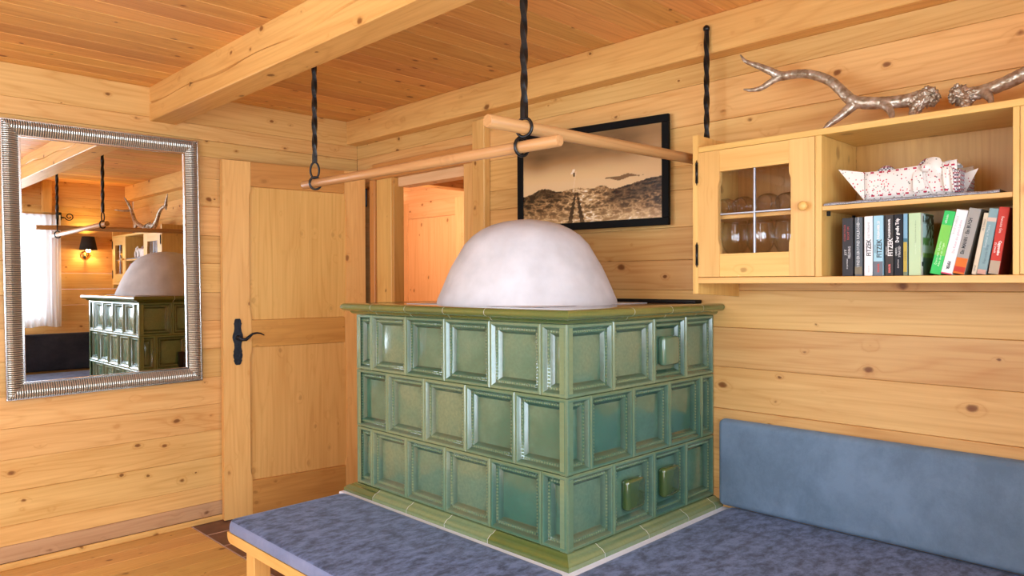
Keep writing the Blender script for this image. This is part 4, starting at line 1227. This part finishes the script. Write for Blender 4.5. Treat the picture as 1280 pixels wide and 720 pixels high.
# ------------------------------------------------------------------ hanging drying rods
ROD = wood('rod', 'X'); RODY = wood('rod', 'Y')
def rod(name, a, b, r, mat, label):
    m = MB(); a = Vector(a); b = Vector(b); d = (b-a).normalized()
    m.tube([a, a+d*.003, b-d*.003, b], [r*.88, r, r, r*.88], 20)
    return tag(m.build(name, mat, None, 'auto'), label, 'rod', 'hanging drying rods')
HX, H1Y, H2Y = -1.105, -1.404, -2.578
rod('drying_rod', (HX, -1.317, 1.722), (HX, -2.714, 1.7085), .0170, RODY, 'lower round wooden drying rod hanging over the stove, running from the door side')
rod('drying_rod', (-1.250, H2Y, 1.7620), (-.060, H2Y, 1.7820), .0190, ROD, 'upper round wooden drying rod running towards the wall cabinet')
def twisted(m, x, y_, z0, z1, s=.0095):
    """square bar twisted along its length with flat ends"""
    n = max(8, int((z0-z1)/.008)); rings = []
    for k in range(n+1):
        t = k/n; z = z0+(z1-z0)*t
        a = 2*PI*(z0-z1)/.34*max(0, min(1, (t-.06)/.88))
        ring = []
        for q in range(8):
            ph = q*PI/4; rr = s*(1.22 if q % 2 == 0 else .93)*(1.0 if q % 4 == 0 else .93)
            ring.append(m.bm.verts.new((x+rr*math.cos(ph+a), y_+rr*math.sin(ph+a), z)))
        rings.append(ring)
    for a, b in zip(rings, rings[1:]):
        for q in range(8): m.bm.faces.new((a[q], a[(q+1) % 8], b[(q+1) % 8], b[q]))
    m.bm.faces.new(rings[0]); m.bm.faces.new(rings[-1][::-1])
def ring(m, c, R_, r, plane, sx=1, sz=1, a0=0, a1=2*PI):
    pts = []; n = 26; full = abs(a1-a0-2*PI) < .01
    for k in range(n if full else n+1):
        a = a0+(a1-a0)*k/n
        u, w = R_*sx*math.cos(a), R_*sz*math.sin(a)
        pts.append((c[0]+u*plane[0], c[1]+u*plane[1], c[2]+w))
    m.tube(pts, r, 8, True, full)
def hanger(name, label, loc): return thing(name, label, 'hanger', loc, 'twisted iron rod hangers')
DX = (.7, -.714); PX = (1, 0); PYY = (0, 1)
hz = 2.262
h1 = hanger('rod_hanger', 'black twisted iron hanger holding the door-side end of the lower rod', (HX, H1Y, hz))
m = MB(); twisted(m, HX, H1Y, hz, 1.806); m.build('twisted_bar', IRON, h1, 'auto')
m = MB(); ring(m, (HX, H1Y, 1.773), .0175, .0042, DX, 1, 1.85); m.build('eye', IRON, h1, True)
m = MB(); ring(m, (HX, H1Y-.004, 1.721), .0235, .0044, (.6, -.25), 1.5, 1.05); m.build('rod_ring', IRON, h1, True)
MB().sphere((HX, H1Y, hz+.002), .0135).sphere((HX-.012, H1Y, hz), .0095).build('bolt_head', IRON, h1, True)
h2 = hanger('rod_hanger', 'black twisted iron hanger with two hooks where both rods cross above the stove', (HX, H2Y, hz))
m = MB(); twisted(m, HX, H2Y, hz, 1.790); m.build('twisted_bar', IRON, h2, 'auto')
m = MB(); ring(m, (HX, H2Y, 1.7645), .0248, .0047, (.25, -.97), 1.02, 1.08); m.build('rod_ring', IRON, h2, True)
m = MB(); ring(m, (HX, H2Y+.010, 1.7105), .0235, .0047, (.97, -.2), 1.02, 1.10); m.build('rod_ring', IRON, h2, True)
MB().sphere((HX, H2Y, hz+.002), .0135).sphere((HX-.012, H2Y, hz), .0095).build('bolt_head', IRON, h2, True)
h3 = hanger('rod_hanger', 'black twisted iron hanger fixed to the wall beam behind the cabinet end', (-.0815, -2.577, 2.287))
m = MB(); twisted(m, -.0955, -2.577, 2.292, 1.812); m.build('twisted_bar', IRON, h3, 'auto')
MB().sphere((-.0955, -2.577, 2.293), .0135).build('bolt_head', IRON, h3, True)
m = MB(); ring(m, (-.0955, -2.577, 1.7815), .0248, .0044, (.1, .99), 1, 1.1); m.build('rod_ring', IRON, h3, True)

# ------------------------------------------------------------------ things seen in the mirror: wall lamp, curtain, rod
lamp = thing('wall_lamp', 'lit brass wall lamp with a dark shade on the far wall, seen in the mirror', 'lamp', (-.46, YB, 1.62))
BRASS = plain('brass', (.62, .42, .16), .25, 1.0)
MB().lathe([(0, 0), (.042, 0), (.045, .006), (.030, .016), (.012, .024), (0, .026)], 20, Matrix.Translation((-.46, YB+.001, 1.615)) @ Matrix.Rotation(-PI/2, 4, 'X')).build('wall_plate', BRASS, lamp, True)
MB().tube([(-.46, YB+.02, 1.612), (-.46, YB+.06, 1.590), (-.46, YB+.10, 1.605), (-.46, YB+.115, 1.64), (-.46, YB+.115, 1.69)], .006, 10).build('arm', BRASS, lamp, True)
m = MB().lathe([(.082, 1.665), (.056, 1.800), (.054, 1.800), (.080, 1.665)], 28, Matrix.Translation((-.46, YB+.115, 0)), close=True)
m.build('lamp_shade', plain('dark_shade', (.020, .014, .012), .8), lamp, True)
MB().sphere((-.46, YB+.115, 1.715), .018, 12, 8).build('bulb', plain('bulb_glow', (1, .8, .5), .5, emit=((1, .62, .22), 25)), lamp, True)
pd = bpy.data.lights.new('lamp_light', 'POINT'); pd.energy = 11; pd.color = (1, .60, .20); pd.shadow_soft_size = .02
po = bpy.data.objects.new('lamp_light', pd); COL.objects.link(po); po.location = (-.46, YB+.115, 1.755)
pd2 = bpy.data.lights.new('lamp_light', 'POINT'); pd2.energy = 5; pd2.color = (1, .60, .20); pd2.shadow_soft_size = .02
po2 = bpy.data.objects.new('lamp_light', pd2); COL.objects.link(po2); po2.location = (-.46, YB+.115, 1.66)
cr = thing('curtain_rod', 'black iron curtain rod with a scroll end, seen in the mirror', 'rod', (-.9, YB+.06, 1.99))
MB().tube([(-2.75, YB+.05, 1.985), (-.66, YB+.05, 1.985)], .009, 10).build('rod_bar', IRON, cr, True)
pts = []
for k in range(40):
    a = k/39*2.9*PI; R_ = .040*(1-k/39*.72)
    pts.append((-.610+R_*math.cos(a-PI*.9), YB+.05, 1.985+.012+R_*math.sin(a-PI*.9)))
MB().tube([(-.66, YB+.05, 1.985)]+pts, .0055, 8).build('scroll', IRON, cr, True)
box('bracket', (-.72, YB+.001, 1.955), (-.68, YB+.062, 2.035), IRON, cr, .004)
def curtain(x0, x1, label):
    m = MB(); rows = []
    n = 70
    for j in range(14):
        v = j/13; z = 2.005-1.10*v
        rows.append([(x0+(x1-x0)*k/n, YB+.086+(.011+.006*v)*math.sin(k/n*2*PI*6+.5*math.sin(v*3))+.006*math.sin(k/n*31), z-.008*math.sin(k/n*9)*v) for k in range(n+1)])
    m.grid(rows)
    mt, nt, b = nt_new('white_curtain'); b.inputs['Base Color'].default_value = (.86, .86, .88, 1); b.inputs['Roughness'].default_value = .9
    out = [q for q in nt.nodes if q.type == 'OUTPUT_MATERIAL'][0]
    tl = N(nt, 'ShaderNodeBsdfTranslucent'); tl.inputs[0].default_value = (.85, .86, .9, 1)
    mx = N(nt, 'ShaderNodeMixShader'); mx.inputs[0].default_value = .45
    nt.links.new(b.outputs[0], mx.inputs[1]); nt.links.new(tl.outputs[0], mx.inputs[2]); nt.links.new(mx.outputs[0], out.inputs[0])
    o = m.build('curtain', mt, None, True)
    return tag(o, label, 'curtain')
curtain(-1.02, -.695, 'white curtain hanging beside the far window, seen in the mirror')

# hallway lamp (a real fitting above the far door, out of direct view)
hl = thing('hallway_lamp', 'small warm lit wall lamp on the hallway wall seen through the doorway', 'lamp', (1.2, 1.35, 2.05))
MB().lathe([(0, 0), (.05, 0), (.05, .02), (.03, .03), (0, .03)], 16, Matrix.Translation((1.238, 1.33, 2.10)) @ Matrix.Rotation(-PI/2, 4, 'Y')).build('wall_plate', BRASS, hl, True)
MB().sphere((1.165, 1.33, 2.10), .045, 16, 10).build('globe', plain('globe_glow', (1, .9, .7), .4, emit=((1, .72, .35), 8)), hl, True)
hd = bpy.data.lights.new('hallway_light', 'POINT'); hd.energy = 22; hd.color = (1, .86, .70); hd.shadow_soft_size = .06  # unseen point light, set apart from the globe to even the hall
ho = bpy.data.objects.new('hallway_light', hd); COL.objects.link(ho); ho.location = (.32, .34, 1.85)
